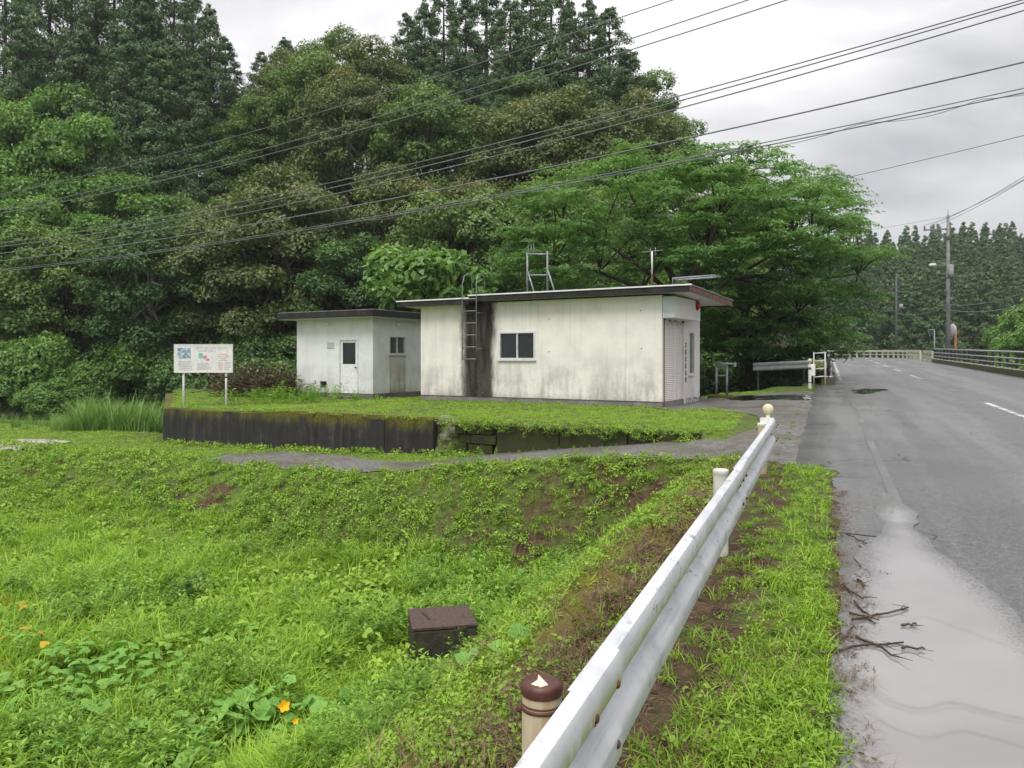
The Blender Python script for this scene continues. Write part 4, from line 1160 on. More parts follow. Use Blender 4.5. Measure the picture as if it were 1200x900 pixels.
b = MB(); zz = float(tz(*Rd(10.0, -RA - 0.11)[:2])); b.lathe([(0.0576, zz + 0.16), (0.0586, zz + 0.162), (0.0586, zz + 0.20), (0.0576, zz + 0.202)], (10.0, RA + 0.115, 0), 24); b.build("green_band", simple("dark_green_tape", (0.015, 0.05, 0.03), (0.03, 0.07, 0.045), 9), po)

# ------------------------------------------------------------------ concrete drain box below the bank
bx0 = at_px(500, 762)
def m_chamber():
    t = NT("dark_wet_concrete"); co = t.coord("Object")
    col = t.ramp(t.noise(co, 12, 6, 0.7), [(0.3, (0.016, 0.013, 0.011)), (0.6, (0.05, 0.043, 0.036)), (0.8, (0.13, 0.115, 0.09))])
    col = t.mix(t.mr(t.noise(co, 5, 5), 0.55, 0.7, 0, 0.5), col, (0.07, 0.075, 0.02))
    return t.done(t.pbr(col, 0.7, 0.35, 0, t.bump(t.noise(co, 60, 3), 0.5, 0.01)))
M_CHAMB = m_chamber()
M_LID = simple("brown_steel_lid", (0.045, 0.026, 0.022), (0.115, 0.07, 0.06), 30, 0.55, 0.4, 0, 0.6)
ch = empty("drain_chamber", (-0.80, 8.62, -1.94), rad(12), "square dark concrete drain box with a brown lid at the foot of the bank", "drain box")
b = MB(); b.box(-0.34, 0.36, -0.33, 0.33, -0.35, 0.36); b.build("chamber_body", M_CHAMB, ch, None, 0.02)
b = MB(); b.box(-0.345, 0.365, -0.335, 0.335, 0.362, 0.398); lid = b.build("lid", M_LID, ch, None, 0.008)
b = MB(); b.obox((-0.16, 0.03, 0.3995), (0.012, 0.002, 0), (-0.03, 0.13, 0), (0, 0, 0.002)); b.build("lifting_slot", M_BLACK, lid)

# ------------------------------------------------------------------ pipe handrail, fence, posts by the bridge
hr = empty("pipe_handrail", (at_px(846, 466)[0], at_px(846, 466)[1], 0.0), rad(-20), "grey pipe stand on a concrete block beside the yard puddle", "handrail")
b = MB(); b.box(-0.42, 0.34, -0.28, 0.28, -0.2, 0.20); b.build("concrete_block", M_CONCM, hr, None, 0.02)
for xx in (-0.17, 0.15):
    b = MB(); b.tube([(xx, 0, 0.2), (xx, 0, 1.12)], 0.036, 10); b.build("post", M_GALV, hr)
b = MB(); b.tube([(-0.17, 0, 1.10), (0.15, 0, 1.13)], 0.03, 8); b.build("crossbar", M_GALV, hr)
b = MB(); b.tube([(-0.17, 0, 0.78), (0.15, 0, 0.82)], 0.026, 8); b.build("crossbar", M_GALV, hr)
b = MB(); b.tube([(-0.2, -0.05, 1.20), (0.42, -0.1, 1.17)], 0.03, 8); b.build("top_arm", M_GALV, hr)
b = MB(); b.lathe([(0.05, 0), (0.05, 0.14)], (0.40, -0.1, 1.09), 10); b.build("valve_cup", M_GALV, hr)

fe = empty("mesh_fence", (0, 0, 0), 0, "dark chain-link fence in front of the trees behind the yard", "fence")
f0 = np.array(at_px(818, 453.5)[:2]) + np.array([0.0, 0.5]); f1 = np.array(at_px(948, 450.5)[:2])
fl = np.hypot(*(f1 - f0)); fd = (f1 - f0) / fl
M_FENCE = simple("dull_green_fence_wire", (0.02, 0.035, 0.028), (0.06, 0.08, 0.07), 8, 0.6)
nposts = 5
for k in range(nposts):
    pt = f0 + fd * fl * k / (nposts - 1); gz = float(tz(*pt))
    b = MB(); b.tube([(pt[0], pt[1], gz - 0.2), (pt[0], pt[1], gz + 1.05)], 0.024, 8); b.build("post", M_FENCE, fe)
z0f, z1f = float(tz(*f0)), float(tz(*f1))
for hh in (1.02, 0.08):
    b = MB(); b.tube([(*f0, z0f + hh), (*f1, z1f + hh)], 0.014, 6); b.build("rail", M_FENCE, fe)
b = MB(); x = -0.95
while x < fl:
    for sg_ in (1, -1):
        xa, xb_ = (x, x + 0.94) if sg_ > 0 else (x + 0.94, x)
        ta, tb = 0.0, 1.0
        lo, hi = (xa, xb_)
        def clipt(v): return (v - xa) / (xb_ - xa)
        t0_, t1_ = sorted((clipt(0.0), clipt(fl)))
        t0_, t1_ = max(0, t0_), min(1, t1_)
        if t1_ - t0_ > 0.05:
            A_ = f0 + fd * lerp(xa, xb_, t0_); C_ = f0 + fd * lerp(xa, xb_, t1_)
            b.tube([(*A_, z0f + 0.08 + 0.94 * t0_), (*C_, z0f + 0.08 + 0.94 * t1_)], 0.0032, 3, False)
    x += 0.075
b.build("wire_mesh", M_FENCE, fe)

M_STEELB = simple("pale_grey_beam", (0.36, 0.37, 0.37), (0.52, 0.53, 0.53), 5, 0.45)
gb = empty("grey_rail_stub", (0, 0, 0), 0, "short pale grey guard rail under the low branches beside the bridge", "guard rail")
ga0, ga1 = np.array([10.2, 32.6]), np.array([12.0, 31.9])
def simple_beam(mb, A, Bp, zA, zB, h, d):
    A = np.array([*A, zA]); Bp = np.array([*Bp, zB]); dd = (Bp - A); dd /= np.linalg.norm(dd); nn_ = np.cross(dd, [0, 0, 1.0])
    prof = [(0, h / 2), (-d, h * 0.38), (-d, h * 0.16), (0, 0.02), (0, -0.02), (-d, -h * 0.16), (-d, -h * 0.38), (0, -h / 2)]
    vs = [P_ + nn_ * (-x_) + np.array([0, 0, z_]) for P_ in (A, Bp) for x_, z_ in prof]; k_ = len(prof)
    mb.add(vs, [(i, i + 1, k_ + i + 1, k_ + i) for i in range(k_ - 1)], True)
b = MB(); simple_beam(b, (10.4, 33.1), (12.35, 31.9), 0.98, 1.10, 0.36, 0.07); simple_beam(b, (10.41, 33.12), (12.36, 31.92), 0.98, 1.10, 0.36, 0.066); b.build("beam", M_STEELB, gb)
for pt in ((10.6, 33.1), (12.2, 32.1)):
    gz = float(tz(*pt)); b = MB(); b.tube([(pt[0], pt[1], gz - 0.2), (pt[0], pt[1], 1.25)], 0.05, 10); b.build("post", M_FENCE, gb)

dp = at_px(949, 455)
de = empty("marker_post", (dp[0], dp[1], dp[2]), ROT_R, "white roadside marker post with a round reflector near the bridge end", "post")
b = MB(); b.lathe([(0.057, -0.2), (0.057, 0.80), (0.05, 0.82), (0.0, 0.822)], (0, 0, 0), 18); b.build("post", M_POSTW, de)
b = MB(); b.box(0.0, 0.05, -0.19, 0.06, 0.42, 0.86); b.build("plate", M_WHITE, de, None, 0.02)
b = MB(); b.box(-0.06, 0.02, -0.055, 0.06, 0.66, 0.74); b.build("dark_band", M_FENCE, de)
b = MB(); b.lathe([(0.0582, 0.16), (0.0592, 0.162), (0.0592, 0.19), (0.0582, 0.192)], (0, 0, 0), 18); b.build("dark_band", M_FENCE, de)
b = MB(); b.lathe([(0.0, -0.03), (0.07, -0.028), (0.075, 0.0), (0.0, 0.02)], (-0.01, 0, 0), 20, True, 'x')
for i in range(len(b.v)): b.v[i] = (b.v[i][0], b.v[i][1], b.v[i][2] + 0.99)
b.build("round_reflector", M_REFL, de)
b = MB(); b.tube([(0, 0, 0.8), (0, 0, 0.93)], 0.025, 8); b.build("stem", M_REFL, de)

# ------------------------------------------------------------------ bridge parapets
M_KERB = m_concrete("mossy_bridge_kerb", (0.05, 0.047, 0.04), (0.13, 0.125, 0.11), 0.7)
M_RAILG = simple("grey_bridge_rail", (0.27, 0.28, 0.285), (0.42, 0.43, 0.435), 4, 0.4, 0.5, 0.3)
M_DARKP = simple("dark_bridge_post", (0.022, 0.022, 0.024), (0.05, 0.05, 0.052), 5, 0.5)
M_CREAM = simple("cream_rail_paint", (0.42, 0.42, 0.31), (0.60, 0.60, 0.47), 3, 0.5)
def parapet(s0, s1, a, inner, label):
    pr = empty("bridge_parapet", Rd(s0, a, float(road_z(s0))), ROT_R, label, "railing")
    L = s1 - s0; g = 0.0165
    k = MB()
    vs = [(x, y, x * g + z) for z in (-0.5, 0.30) for y in (-0.20, 0.20) for x in (0, L)]
    k.add(vs, [(0, 2, 3, 1), (4, 5, 7, 6), (0, 1, 5, 4), (2, 6, 7, 3), (0, 4, 6, 2), (1, 3, 7, 5)]); k.build("kerb", M_KERB, pr, None, 0.02)
    n = int(L / 2.0)
    for i in range(n + 1):
        x = 0.15 + i * (L - 0.3) / n
        p_ = MB(); p_.box(x - 0.05, x + 0.05, -0.06, 0.06, x * g + 0.302, x * g + 1.16); po_ = p_.build("post", M_DARKP, pr)
        w = MB(); w.box(x - 0.20, x + 0.20, inner * 0.02 - 0.13, inner * 0.02 + 0.13, x * g + 0.3015, x * g + 0.345); w.build("base_plate", M_WHITE, po_)
    for hh, r_ in ((1.18, 0.055), (0.86, 0.042), (0.58, 0.042)):
        b_ = MB(); y_ = 0.0 if hh > 1 else inner * 0.095
        b_.tube([(0.0, y_, hh), (L, y_, hh + L * g)], r_, 8); b_.build("rail", M_RAILG, pr)
    return pr, L, g
pr1, L1, g1 = parapet(31.0, 77.5, 8.75, 1, "long grey three-bar bridge railing on a mossy kerb, on the shrub side")
pr2, L2, g2 = parapet(33.6, 77.5, 0.03, -1, "bridge railing beside the overhanging tree, ending in a dark arch")
b = MB(); b.tube([(0.0, 0, 0.30), (-0.02, 0, 0.8), (0.05, 0, 1.1), (0.22, 0, 1.28), (0.45, 0, 1.22)], 0.055, 10); b.build("end_arch", M_DARKP, pr2)
b = MB(); b.box(-0.35, -0.002, -0.25, 0.28, -0.5, 0.28); b.build("end_block", M_KERB, pr2, None, 0.02)
le = empty("ladder_barrier", Rd(33.2, -0.10, float(tz(*Rd(33.2, -0.80)[:2]))), ROT_R, "small white ladder-like barrier closing the gap beside the bridge end", "barrier")
for yy in (0.0, 0.42):
    b = MB(); b.tube([(0, yy, -0.1), (0, yy, 1.28)], 0.025, 8); b.build("upright", M_WHITE, le)
for hh in (0.3, 0.62, 0.94, 1.25):
    b = MB(); b.tube([(0, 0, hh + 0.02), (0, 0.42, hh - 0.02)], 0.024, 8); b.build("bar", M_WHITE, le)

def cream_rail(label, s0, s1, a, group=None):
    root = empty("cream_guard_rail", (0, 0, 0), 0, label, "guard rail")
    n = max(2, int(round((s1 - s0) / 2.0)))
    pts = []
    for i in range(n + 1):
        s = lerp(s0, s1, i / n); x, y = road_pt(s, a); pts.append((x, y, float(road_z(s))))
    for x, y, z in pts:
        b_ = MB(); b_.box(x - 0.09, x + 0.09, y - 0.09, y + 0.09, z - 0.4, z + 0.72); b_.build("post", M_CREAM, root)
    for hh, hh2 in ((0.72, 0.98), (0.36, 0.48)):
        b_ = MB()
        for (A_, C_) in zip(pts[:-1], pts[1:]):
            d_ = np.array(C_) - np.array(A_); d_ /= np.linalg.norm(d_); nn_ = np.cross(d_, [0, 0, 1.0]) * (0.10 if hh > 0.5 else 0.05)
            vs = [np.array(P_) + sg_ * nn_ + np.array([0, 0, h_]) for P_ in (A_, C_) for sg_ in (-1, 1) for h_ in (hh, hh2)]
            b_.add(vs, [(0, 1, 3, 2), (4, 6, 7, 5), (0, 4, 5, 1), (2, 3, 7, 6), (1, 5, 7, 3), (0, 2, 6, 4)])
        b_.build("beam", M_CREAM, root)
cream_rail("cream guard rail sweeping round the outside of the far bend", 88.0, 130.0, 8.7)
cream_rail("short cream guard rail between the bridge railing and the far bend", 78.3, 85.5, 8.75)
cream_rail("cream guard rail on the inner side of the bend beyond the tree", 80.0, 112.0, -0.6)

# ------------------------------------------------------------------ far poles, mirror and lamp post
M_POLE = simple("concrete_utility_pole", (0.13, 0.13, 0.135), (0.24, 0.24, 0.24), 2, 0.7)
M_POLED = simple("dark_utility_pole", (0.05, 0.05, 0.052), (0.11, 0.11, 0.11), 2, 0.7)
M_WIRE = simple("grey_cable", (0.11, 0.115, 0.12), (0.17, 0.175, 0.18), 3, 0.4)
M_INSUL = simple("grey_insulator", (0.20, 0.19, 0.19), (0.34, 0.33, 0.33), 6, 0.35)
up = empty("utility_pole", (35.2, 62.0, 0.6), ROT_R, "tall grey utility pole with a transformer can just past the bridge railing", "utility pole")
b = MB(); b.tube([(0, 0, -1), (0.0, 0.0, 6), (0, 0, 12.3)], [0.19, 0.15, 0.105], 14); b.build("shaft", M_POLE, up)
b = MB(); b.tube([(0, 0, 12.3), (0, 0, 12.75)], 0.025, 6); b.build("tip", M_POLE, up)
b = MB(); b.box(-0.06, 0.06, 0.0, 1.75, 11.15, 11.27); arm = b.build("crossarm", M_POLE, up)
b = MB(); b.tube([(0, 0.05, 10.45), (0, 1.25, 11.15)], 0.03, 6); b.build("arm_brace", M_POLE, up)
for yy in (0.65, 1.2, 1.68):
    b = MB(); b.lathe([(0.03, 0), (0.09, 0.03), (0.05, 0.10), (0.10, 0.15), (0.05, 0.22), (0.08, 0.27), (0.0, 0.31)], (0, yy, 11.27), 10); b.build("insulator", M_INSUL, arm)
b = MB(); b.lathe([(0.0, 0), (0.24, 0.0), (0.25, 0.05), (0.25, 0.78), (0.2, 0.86), (0.0, 0.88)], (-0.05, -0.15, 7.45), 16); b.build("transformer", M_INSUL, up)
b = MB(); b.box(-0.04, 0.04, -0.45, 0.55, 8.42, 8.50); b.build("crossarm", M_POLE, up)
b = MB(); b.tube([(0, 0.05, 8.25), (0, 1.1, 8.35)], 0.03, 6); ll = b.build("lamp_arm", M_GALV, up)
b = MB(); b.box(-0.12, 0.12, 0.85, 1.35, 8.28, 8.46); b.build("lamp_head", M_WHITE, ll, None, 0.04)
b = MB(); b.lathe([(0.15, 10.3), (0.15, 10.6)], (0, 0, 0), 12); b.lathe([(0.17, 7.2), (0.17, 7.3)], (0, 0, 0), 12); b.build("clamp_band", M_POLED, up)
for hh in (3.2, 3.6): 
    b = MB(); b.box(-0.05, 0.05, -0.15, 0.75 if hh > 3.4 else 0.3, hh + 1.4, hh + 1.47); b.build("crossarm", M_POLE, up)
for k in range(6):
    b = MB(); b.tube([(0, -0.3, 2.2 + 0.8 * k), (0, 0.3, 2.2 + 0.8 * k)], 0.015, 5); b.build("step_bolt", M_GALV, up)
up2 = empty("utility_pole", (50.8, 101.5, 1.3), ROT_R, "slim dark utility pole farther off beyond the bend", "utility pole")
b = MB(); b.tube([(0, 0, -2), (0, 0, 11.2)], [0.17, 0.10], 12); b.build("shaft", M_POLED, up2)
for hh, y0_, y1_ in ((9.6, -0.9, 0.5), (6.3, -0.6, 1.7), (9.1, 0.1, 1.2)):
    b = MB(); b.box(-0.05, 0.05, y0_, y1_, hh, hh + 0.1); b.build("crossarm", M_POLED, up2)
for yy in (-0.8, 0.4, 1.0):
    b = MB(); b.lathe([(0.04, 0), (0.1, 0.05), (0.06, 0.14), (0.0, 0.3)], (0, yy, 9.7), 8); b.build("insulator", M_INSUL, up2)
b = MB(); b.lathe([(0.0, 0), (0.25, 0), (0.25, 0.6), (0.0, 0.65)], (0, -0.55, 6.6), 12); b.build("transformer", M_INSUL, up2)
mi = empty("traffic_mirror", (36.9, 63.9, 0.5), 0, "round traffic mirror on an orange post behind the bridge railing", "mirror")
b = MB(); b.tube([(0, 0, -0.5), (0, 0, 3.55)], 0.09, 12); b.build("post", simple("faded_orange_post", (0.30, 0.10, 0.035), (0.48, 0.19, 0.08), 4, 0.5), mi)
b = MB(); b.lathe([(0.0, -0.09), (0.2, -0.08), (0.4, -0.04), (0.50, 0.0), (0.52, 0.03), (0.5, 0.05), (0.0, 0.06)], (0, 0, 0), 28, True, 'x')
th = rad(-3)
for i, v in enumerate(b.v):
    x, y, z = v; b.v[i] = (-0.33 + x * math.cos(th) - y * math.sin(th), -0.12 + x * math.sin(th) + y * math.cos(th), z + 3.2)
b.build("mirror_disc", simple("pale_mirror", (0.46, 0.47, 0.47), (0.58, 0.58, 0.58), 2, 0.3), mi)
b = MB(); b.tube([(0, 0, 3.2), (-0.3, -0.1, 3.2)], 0.05, 8); b.build("bracket", M_DARKP, mi)
lp_ = empty("lamp_post", (49.5, 90.0, 1.0), 0, "thin grey lamp post with a short arm beyond the cream rails", "lamp post")
b = MB(); b.tube([(0, 0, -1.5), (0, 0, 3.8)], 0.06, 8); b.build("post", M_GALV, lp_)
b = MB(); b.tube([(0, 0, 3.75), (-0.75, 0, 3.7)], 0.045, 8); b.build("arm", M_GALV, lp_)
b = MB(); b.tube([(-0.7, 0, 3.6), (-0.12, 0, 1.4)], 0.012, 5); b.build("stay", M_GALV, lp_)

# ------------------------------------------------------------------ overhead cables
R_END, L_END = np.array([18.0, 16.0]), np.array([-38.0, 46.0])
def cable_curve(pts, dr=0.0, R0=R_END, L0=L_END):
    nrm = np.array([(L0 - R0)[1], -(L0 - R0)[0]]); nrm = nrm / np.hypot(*nrm)
    R_, L_ = R0 + nrm * dr, L0 + nrm * dr
    ts, zs = [], []
    for px, py in pts:
        r_ = (px - 600) / 900.0
        d_ = L_ - R_
        t_ = (R_[0] - r_ * R_[1]) / (r_ * d_[1] - d_[0])
        ts.append(t_); zs.append(CAMZ + (420 - py) / 900.0 * (R_[1] + t_ * d_[1]))
    c = np.polyfit(ts, zs, 2)
    return [np.array([*(R_ + t_ * (L_ - R_)), np.polyval(c, t_)]) for t_ in np.linspace(0, 1.0, 40)]
def cable(pts, r_, label, dr=0.0):
    c = cable_curve(pts, dr)
    m_ = MB(); m_.tube(c, r_ * 1.35, 6, False); o_ = m_.build("overhead_cable", M_WIRE)
    set_props(o_, label, "cable", "overhead cables crossing above the buildings"); return c
cable([(0, 228), (420, 118), (480, 100), (788, 0)], 0.013, "uppermost of the overhead cables crossing in front of the forest", 1.2)
cable([(0, 246), (420, 143), (480, 127), (876, 0)], 0.013, "second overhead cable from the top across the forest", 0.4)
cable([(0, 250), (420, 152), (480, 137), (900, 7)], 0.013, "third overhead cable from the top across the forest", -0.4)
cable([(0, 285), (420, 207), (768, 119), (900, 85), (1197, 0)], 0.014, "fourth overhead cable, upper strand of the middle trio", 0.9)
cable([(0, 289), (480, 200), (846, 103), (1200, 4)], 0.014, "fifth overhead cable, middle strand of the middle trio", 0.0)
cable([(0, 297), (480, 208), (849, 111), (1200, 13)], 0.014, "sixth overhead cable, lower strand of the middle trio", -0.9)
cable([(0, 306), (420, 240), (660, 194), (900, 140), (1200, 73)], 0.017, "thick single cable between the middle trio and the lowest pair", 0.2)
ch1 = cable([(0, 318), (420, 259), (652, 218), (880, 175), (1200, 108)], 0.013, "lowest overhead cable, carrying the looped line", -0.3)
ch2 = cable([(0, 316), (420, 257), (652, 215), (880, 171), (1200, 103)], 0.011, "slack thin cable just above the lowest looped line", -0.3)
sp_ = []
dense = []
for A_, C_ in zip(ch1[:18], ch1[1:19]):
    for k in range(10): dense.append(lerp(A_, C_, k / 10))
for i, P_ in enumerate(dense):
    ph = i * 0.30
    sp_.append(P_ + np.array([0, 0.05 * math.sin(ph), 0.07 - 0.16 * abs(math.sin(ph * 0.5 + 0.4 * math.sin(i * 0.13)))]))
m_ = MB(); m_.tube(sp_, 0.008, 5, False); o_ = m_.build("lashing_wire", M_WIRE); set_props(o_, "wavy wire wound round the lowest overhead cable above the big tree", "cable")
def far_cable(A_, C_, sag, r_, label):
    A_, C_ = np.array(A_), np.array(C_)
    pts = [lerp(A_, C_, t_) - np.array([0, 0, 4 * sag * t_ * (1 - t_)]) for t_ in np.linspace(0, 1, 20)]
    m_ = MB(); m_.tube(pts, r_, 5, False); o_ = m_.build("overhead_cable", M_WIRE); set_props(o_, label, "cable", "cables on the far poles")
P3 = np.array([25.0, 30.5])
def arm_pt(y_, z_): 
    return (35.2 - 0.9249 * y_, 62.0 + 0.3803 * y_, 0.6 + z_)
far_cable(arm_pt(0.65, 11.6), (24.3, 30.5, 11.0), 0.35, 0.016, "uppermost of three cables leaving the tall grey pole towards the bridge")
far_cable(arm_pt(1.2, 11.6), (23.6, 30.5, 10.7), 0.35, 0.016, "middle one of three cables leaving the tall grey pole")
far_cable(arm_pt(1.68, 11.6), (23.1, 30.5, 10.1), 0.35, 0.016, "lowest of three cables at the crossarm of the tall grey pole")
far_cable(arm_pt(0, 7.4), (25.0, 30.5, 7.5), 0.8, 0.022, "cable leaving the tall grey pole below its transformer can")
far_cable(arm_pt(0, 5.1), (25.0, 30.5, 6.2), 0.9, 0.022, "upper of the two low cables on the tall grey pole")
far_cable(arm_pt(0, 4.7), (25.0, 30.5, 5.3), 0.9, 0.026, "lowest cable on the tall grey pole")
far_cable(arm_pt(0, 12.2), (16.0, 72.0, 11.3), 0.3, 0.012, "thin cable from the tall pole's tip to the big tree")
far_cable(arm_pt(0, 7.0), (50.8, 101.5, 10.3), 0.5, 0.022, "cable between the tall grey pole and the slim dark pole")
far_cable(arm_pt(0, 5.0), (50.8, 101.5, 7.4), 0.5, 0.022, "low cable between the tall grey pole and the slim dark pole")
far_cable((8.0, 47.0, 10.0), (18.0, 16.0, 7.9), -0.0 + 0.35, 0.012, "single thin cable leaving the crown of the big tree into the sky")

# ------------------------------------------------------------------ foliage builders
def unit(v): return v / (np.linalg.norm(v, axis=-1, keepdims=True) + 1e-9)
def leaf_quads(C, N, L, Wd, rng, droop=0.0, T=None):
    """diamond leaves folded along the rib; C centres, N normals"""
    n = len(C); N = unit(N)
    R = rng.normal(size=(n, 3)) if T is None else T
    T = unit(R - N * np.sum(R * N, 1, keepdims=True)); Bn = np.cross(N, T)
    L = np.broadcast_to(np.asarray(L, float), (n,))[:, None]; Wd = np.broadcast_to(np.asarray(Wd, float), (n,))[:, None]
    v0 = C - T * L * 0.5; v2 = C + T * L * 0.5 - np.array([0, 0, 1.0]) * L * droop
    v1 = C + Bn * Wd * 0.5 + N * Wd * 0.16 - T * L * 0.06; v3 = C - Bn * Wd * 0.5 + N * Wd * 0.16 - T * L * 0.06
    V = np.stack([v0, v1, v2, v3], 1).reshape(-1, 3)
    F = np.arange(4 * n, dtype=np.int32).reshape(-1, 4)
    return V, F
def sphere_dirs(n, rng, zmin=-1.0):
    z = rng.uniform(zmin, 1, n); t = rng.uniform(0, 2 * math.pi, n); r = np.sqrt(np.maximum(0, 1 - z * z))
    return np.stack([r * np.cos(t), r * np.sin(t), z], 1)

def broad_tree(seed, R, H, zc, nl, per, L, zmin=-0.45, lobe=(0.26, 0.42)):
    """crown of leafy lobes (mesh) and tapered trunk with limbs (mesh); R crown radius, H crown half height, zc crown centre height"""
    rng = np.random.default_rng(seed)
    d = sphere_dirs(nl, rng, zmin)
    # spread the lobes
    for _ in range(12):
        for i in range(nl):
            df = d[i] - d; dist = np.linalg.norm(df, axis=1); dist[i] = 9
            j = np.argmin(dist)
            if dist[j] < 0.6: d[i] = unit(d[i] + 0.12 * df[j] / (dist[j] + 1e-6))
    d[:, 2] = np.maximum(d[:, 2], zmin)
    rf = rng.uniform(0.62, 0.92, nl)
    lc = d * rf[:, None] * np.array([R, R, H]) + np.array([0, 0, zc])
    lr = rng.uniform(lobe[0], lobe[1], nl) * R
    Cs, Ns, Ts, Ls = [], [], [], []
    for i in range(nl):
        n = int(per * (lr[i] / (0.34 * R)) ** 2)
        dd = sphere_dirs(n, rng, -0.55)
        nb = 0.70 + 0.45 * vnoise(dd[:, 0] * 2.6 + i, dd[:, 1] * 2.6 + dd[:, 2] * 2.2, seed)
        rr = lr[i] * nb * rng.uniform(0.80, 1.06, n)
        c = lc[i] + dd * rr[:, None] * np.array([1, 1, 0.78])
        Cs.append(c); Ns.append(dd * 0.7 + np.array([0, 0, 0.55]) + rng.normal(size=(n, 3)) * 0.38)
        lt = rng.uniform(0, 1)
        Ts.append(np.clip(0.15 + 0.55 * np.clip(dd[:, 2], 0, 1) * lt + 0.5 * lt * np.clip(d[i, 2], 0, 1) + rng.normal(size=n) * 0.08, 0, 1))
        Ls.append(L * rng.uniform(0.7, 1.3, n))
    # twigs of leaves that break the outline
    n = int(0.12 * per * nl); k = rng.integers(0, nl, n); dd = sphere_dirs(n, rng, -0.3)
    Cs.append(lc[k] + dd * (lr[k] * rng.uniform(1.02, 1.28, n))[:, None] * np.array([1, 1, 0.75])); Ns.append(rng.normal(size=(n, 3)) + dd)
    Ts.append(rng.uniform(0, 0.6, n)); Ls.append(L * rng.uniform(0.6, 1.1, n))
    C, N, T, Lv = np.concatenate(Cs), np.concatenate(Ns), np.concatenate(Ts), np.concatenate(Ls)
    V, F = leaf_quads(C, N, Lv, Lv * 0.62, rng, 0.12)
    crown = np_mesh("crown", V, F, False, {"tint": np.repeat(T, 4)})
    tm = MB(); r0 = 0.035 * (zc + H) * 0.75
    top = np.array([0.15 * R * rng.normal(), 0.15 * R * rng.normal(), zc + 0.35 * H])
    mid = np.array([0.08 * R * rng.normal(), 0.08 * R * rng.normal(), zc - 0.5 * H])
    tm.tube([(0, 0, -1.0), (0, 0, 0.15), mid, top], [r0 * 1.25, r0, r0 * 0.75, r0 * 0.22], 7, False)
    for i in range(0, nl, 2):
        a = mid + (top - mid) * rng.uniform(0, 0.8); b = lc[i]
        m_ = (a + b) / 2 + np.array([0, 0, -0.12 * R])
        tm.tube([a, m_, b], [r0 * 0.34, r0 * 0.22, r0 * 0.08], 5, False)
    return crown, tm.mesh("trunk")

def cedar_tree(seed, H, R, low=0.32, L=0.23, dens=1.0, leafn=84):
    rng = np.random.default_rng(seed)
    Cs, Ns, Ts, Ls = [], [], [], []
    nlev = int(30 * dens)
    tips = []
    for k in range(nlev):
        f0 = low + (1 - low) * k / nlev
        nb = 4 + int(3 * (1 - f0))
        for j in range(nb):
            f = min(0.995, f0 + (1 - low) / nlev * rng.uniform(-0.9, 0.9)); f = max(f, low * 0.9)
            r = R * max(0.0, 1 - (f - low) / (1 - low)) ** 0.72 * rng.uniform(0.7, 1.12) + 0.12
            th = rng.uniform(0, 2 * math.pi); rr = r * rng.uniform(0.55, 1.0)
            c = np.array([rr * math.cos(th), rr * math.sin(th), f * H - 0.16 * rr]); tips.append(c)
            n = int(leafn * (0.4 + r / R)); cr = 0.24 + 0.24 * r
            dd = sphere_dirs(n, rng, -0.7)
            p = c + dd * rng.uniform(0.35, 1.0, n)[:, None] * cr * np.array([0.95, 0.95, 0.80])
            Cs.append(p); Ns.append(dd + rng.normal(size=(n, 3)) * 0.5 + np.array([math.cos(th), math.sin(th), 0.4]) * 0.5)
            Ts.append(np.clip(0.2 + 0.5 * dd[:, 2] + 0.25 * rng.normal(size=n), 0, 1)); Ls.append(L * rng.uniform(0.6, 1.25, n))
    C, N, T, Lv = np.concatenate(Cs), np.concatenate(Ns), np.concatenate(Ts), np.concatenate(Ls)
    up = np.array([0, 0, 1.0]) + rng.normal(size=(len(C), 3)) * 0.7 + unit(C * np.array([1, 1, 0])) * 0.6
    V, F = leaf_quads(C, N, Lv, Lv * 0.42, rng, 0.0, up)
    crown = np_mesh("crown", V, F, False, {"tint": np.repeat(T, 4)})
    tm = MB(); tm.tube([(0, 0, -1.2), (0, 0, 0.4), (0, 0, H * 0.55), (0, 0, H * 0.97)], [0.30, 0.24, 0.15, 0.03], 8, False)
    for i in range(0, len(tips), 6):
        t_ = tips[i]; tm.tube([(0, 0, t_[2] + 0.25), t_], [0.05, 0.02], 4, False)
    for k in range(7):
        th = rng.uniform(0, 6.28); z_ = H * rng.uniform(0.3 * low, low); tm.tube([(0, 0, z_), (0.9 * math.cos(th), 0.9 * math.sin(th), z_ - 0.1)], [0.03, 0.01], 4, False)
    return crown, tm.mesh("trunk")

M_BARK = m_concrete("dark_tree_bark", (0.016, 0.014, 0.011), (0.06, 0.05, 0.04), 0.25, 0.9)
M_BARKP = m_concrete("pale_tree_bark", (0.10, 0.095, 0.085), (0.26, 0.25, 0.23), 0.2, 0.9)
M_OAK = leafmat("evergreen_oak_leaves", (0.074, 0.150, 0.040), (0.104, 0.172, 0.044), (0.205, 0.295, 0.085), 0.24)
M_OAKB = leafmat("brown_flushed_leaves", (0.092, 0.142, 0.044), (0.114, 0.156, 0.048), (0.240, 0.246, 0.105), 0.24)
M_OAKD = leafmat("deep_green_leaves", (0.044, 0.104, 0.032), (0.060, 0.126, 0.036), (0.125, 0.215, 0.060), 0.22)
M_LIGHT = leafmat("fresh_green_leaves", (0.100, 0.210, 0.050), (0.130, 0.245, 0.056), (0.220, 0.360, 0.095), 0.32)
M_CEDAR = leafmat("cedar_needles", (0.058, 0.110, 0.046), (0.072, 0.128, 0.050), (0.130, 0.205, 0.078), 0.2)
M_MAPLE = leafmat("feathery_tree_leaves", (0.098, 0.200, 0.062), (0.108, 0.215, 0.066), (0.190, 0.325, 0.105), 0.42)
M_SHRUB = leafmat("shrub_leaves", (0.045, 0.105, 0.022), (0.070, 0.145, 0.028), (0.115, 0.205, 0.038), 0.25)

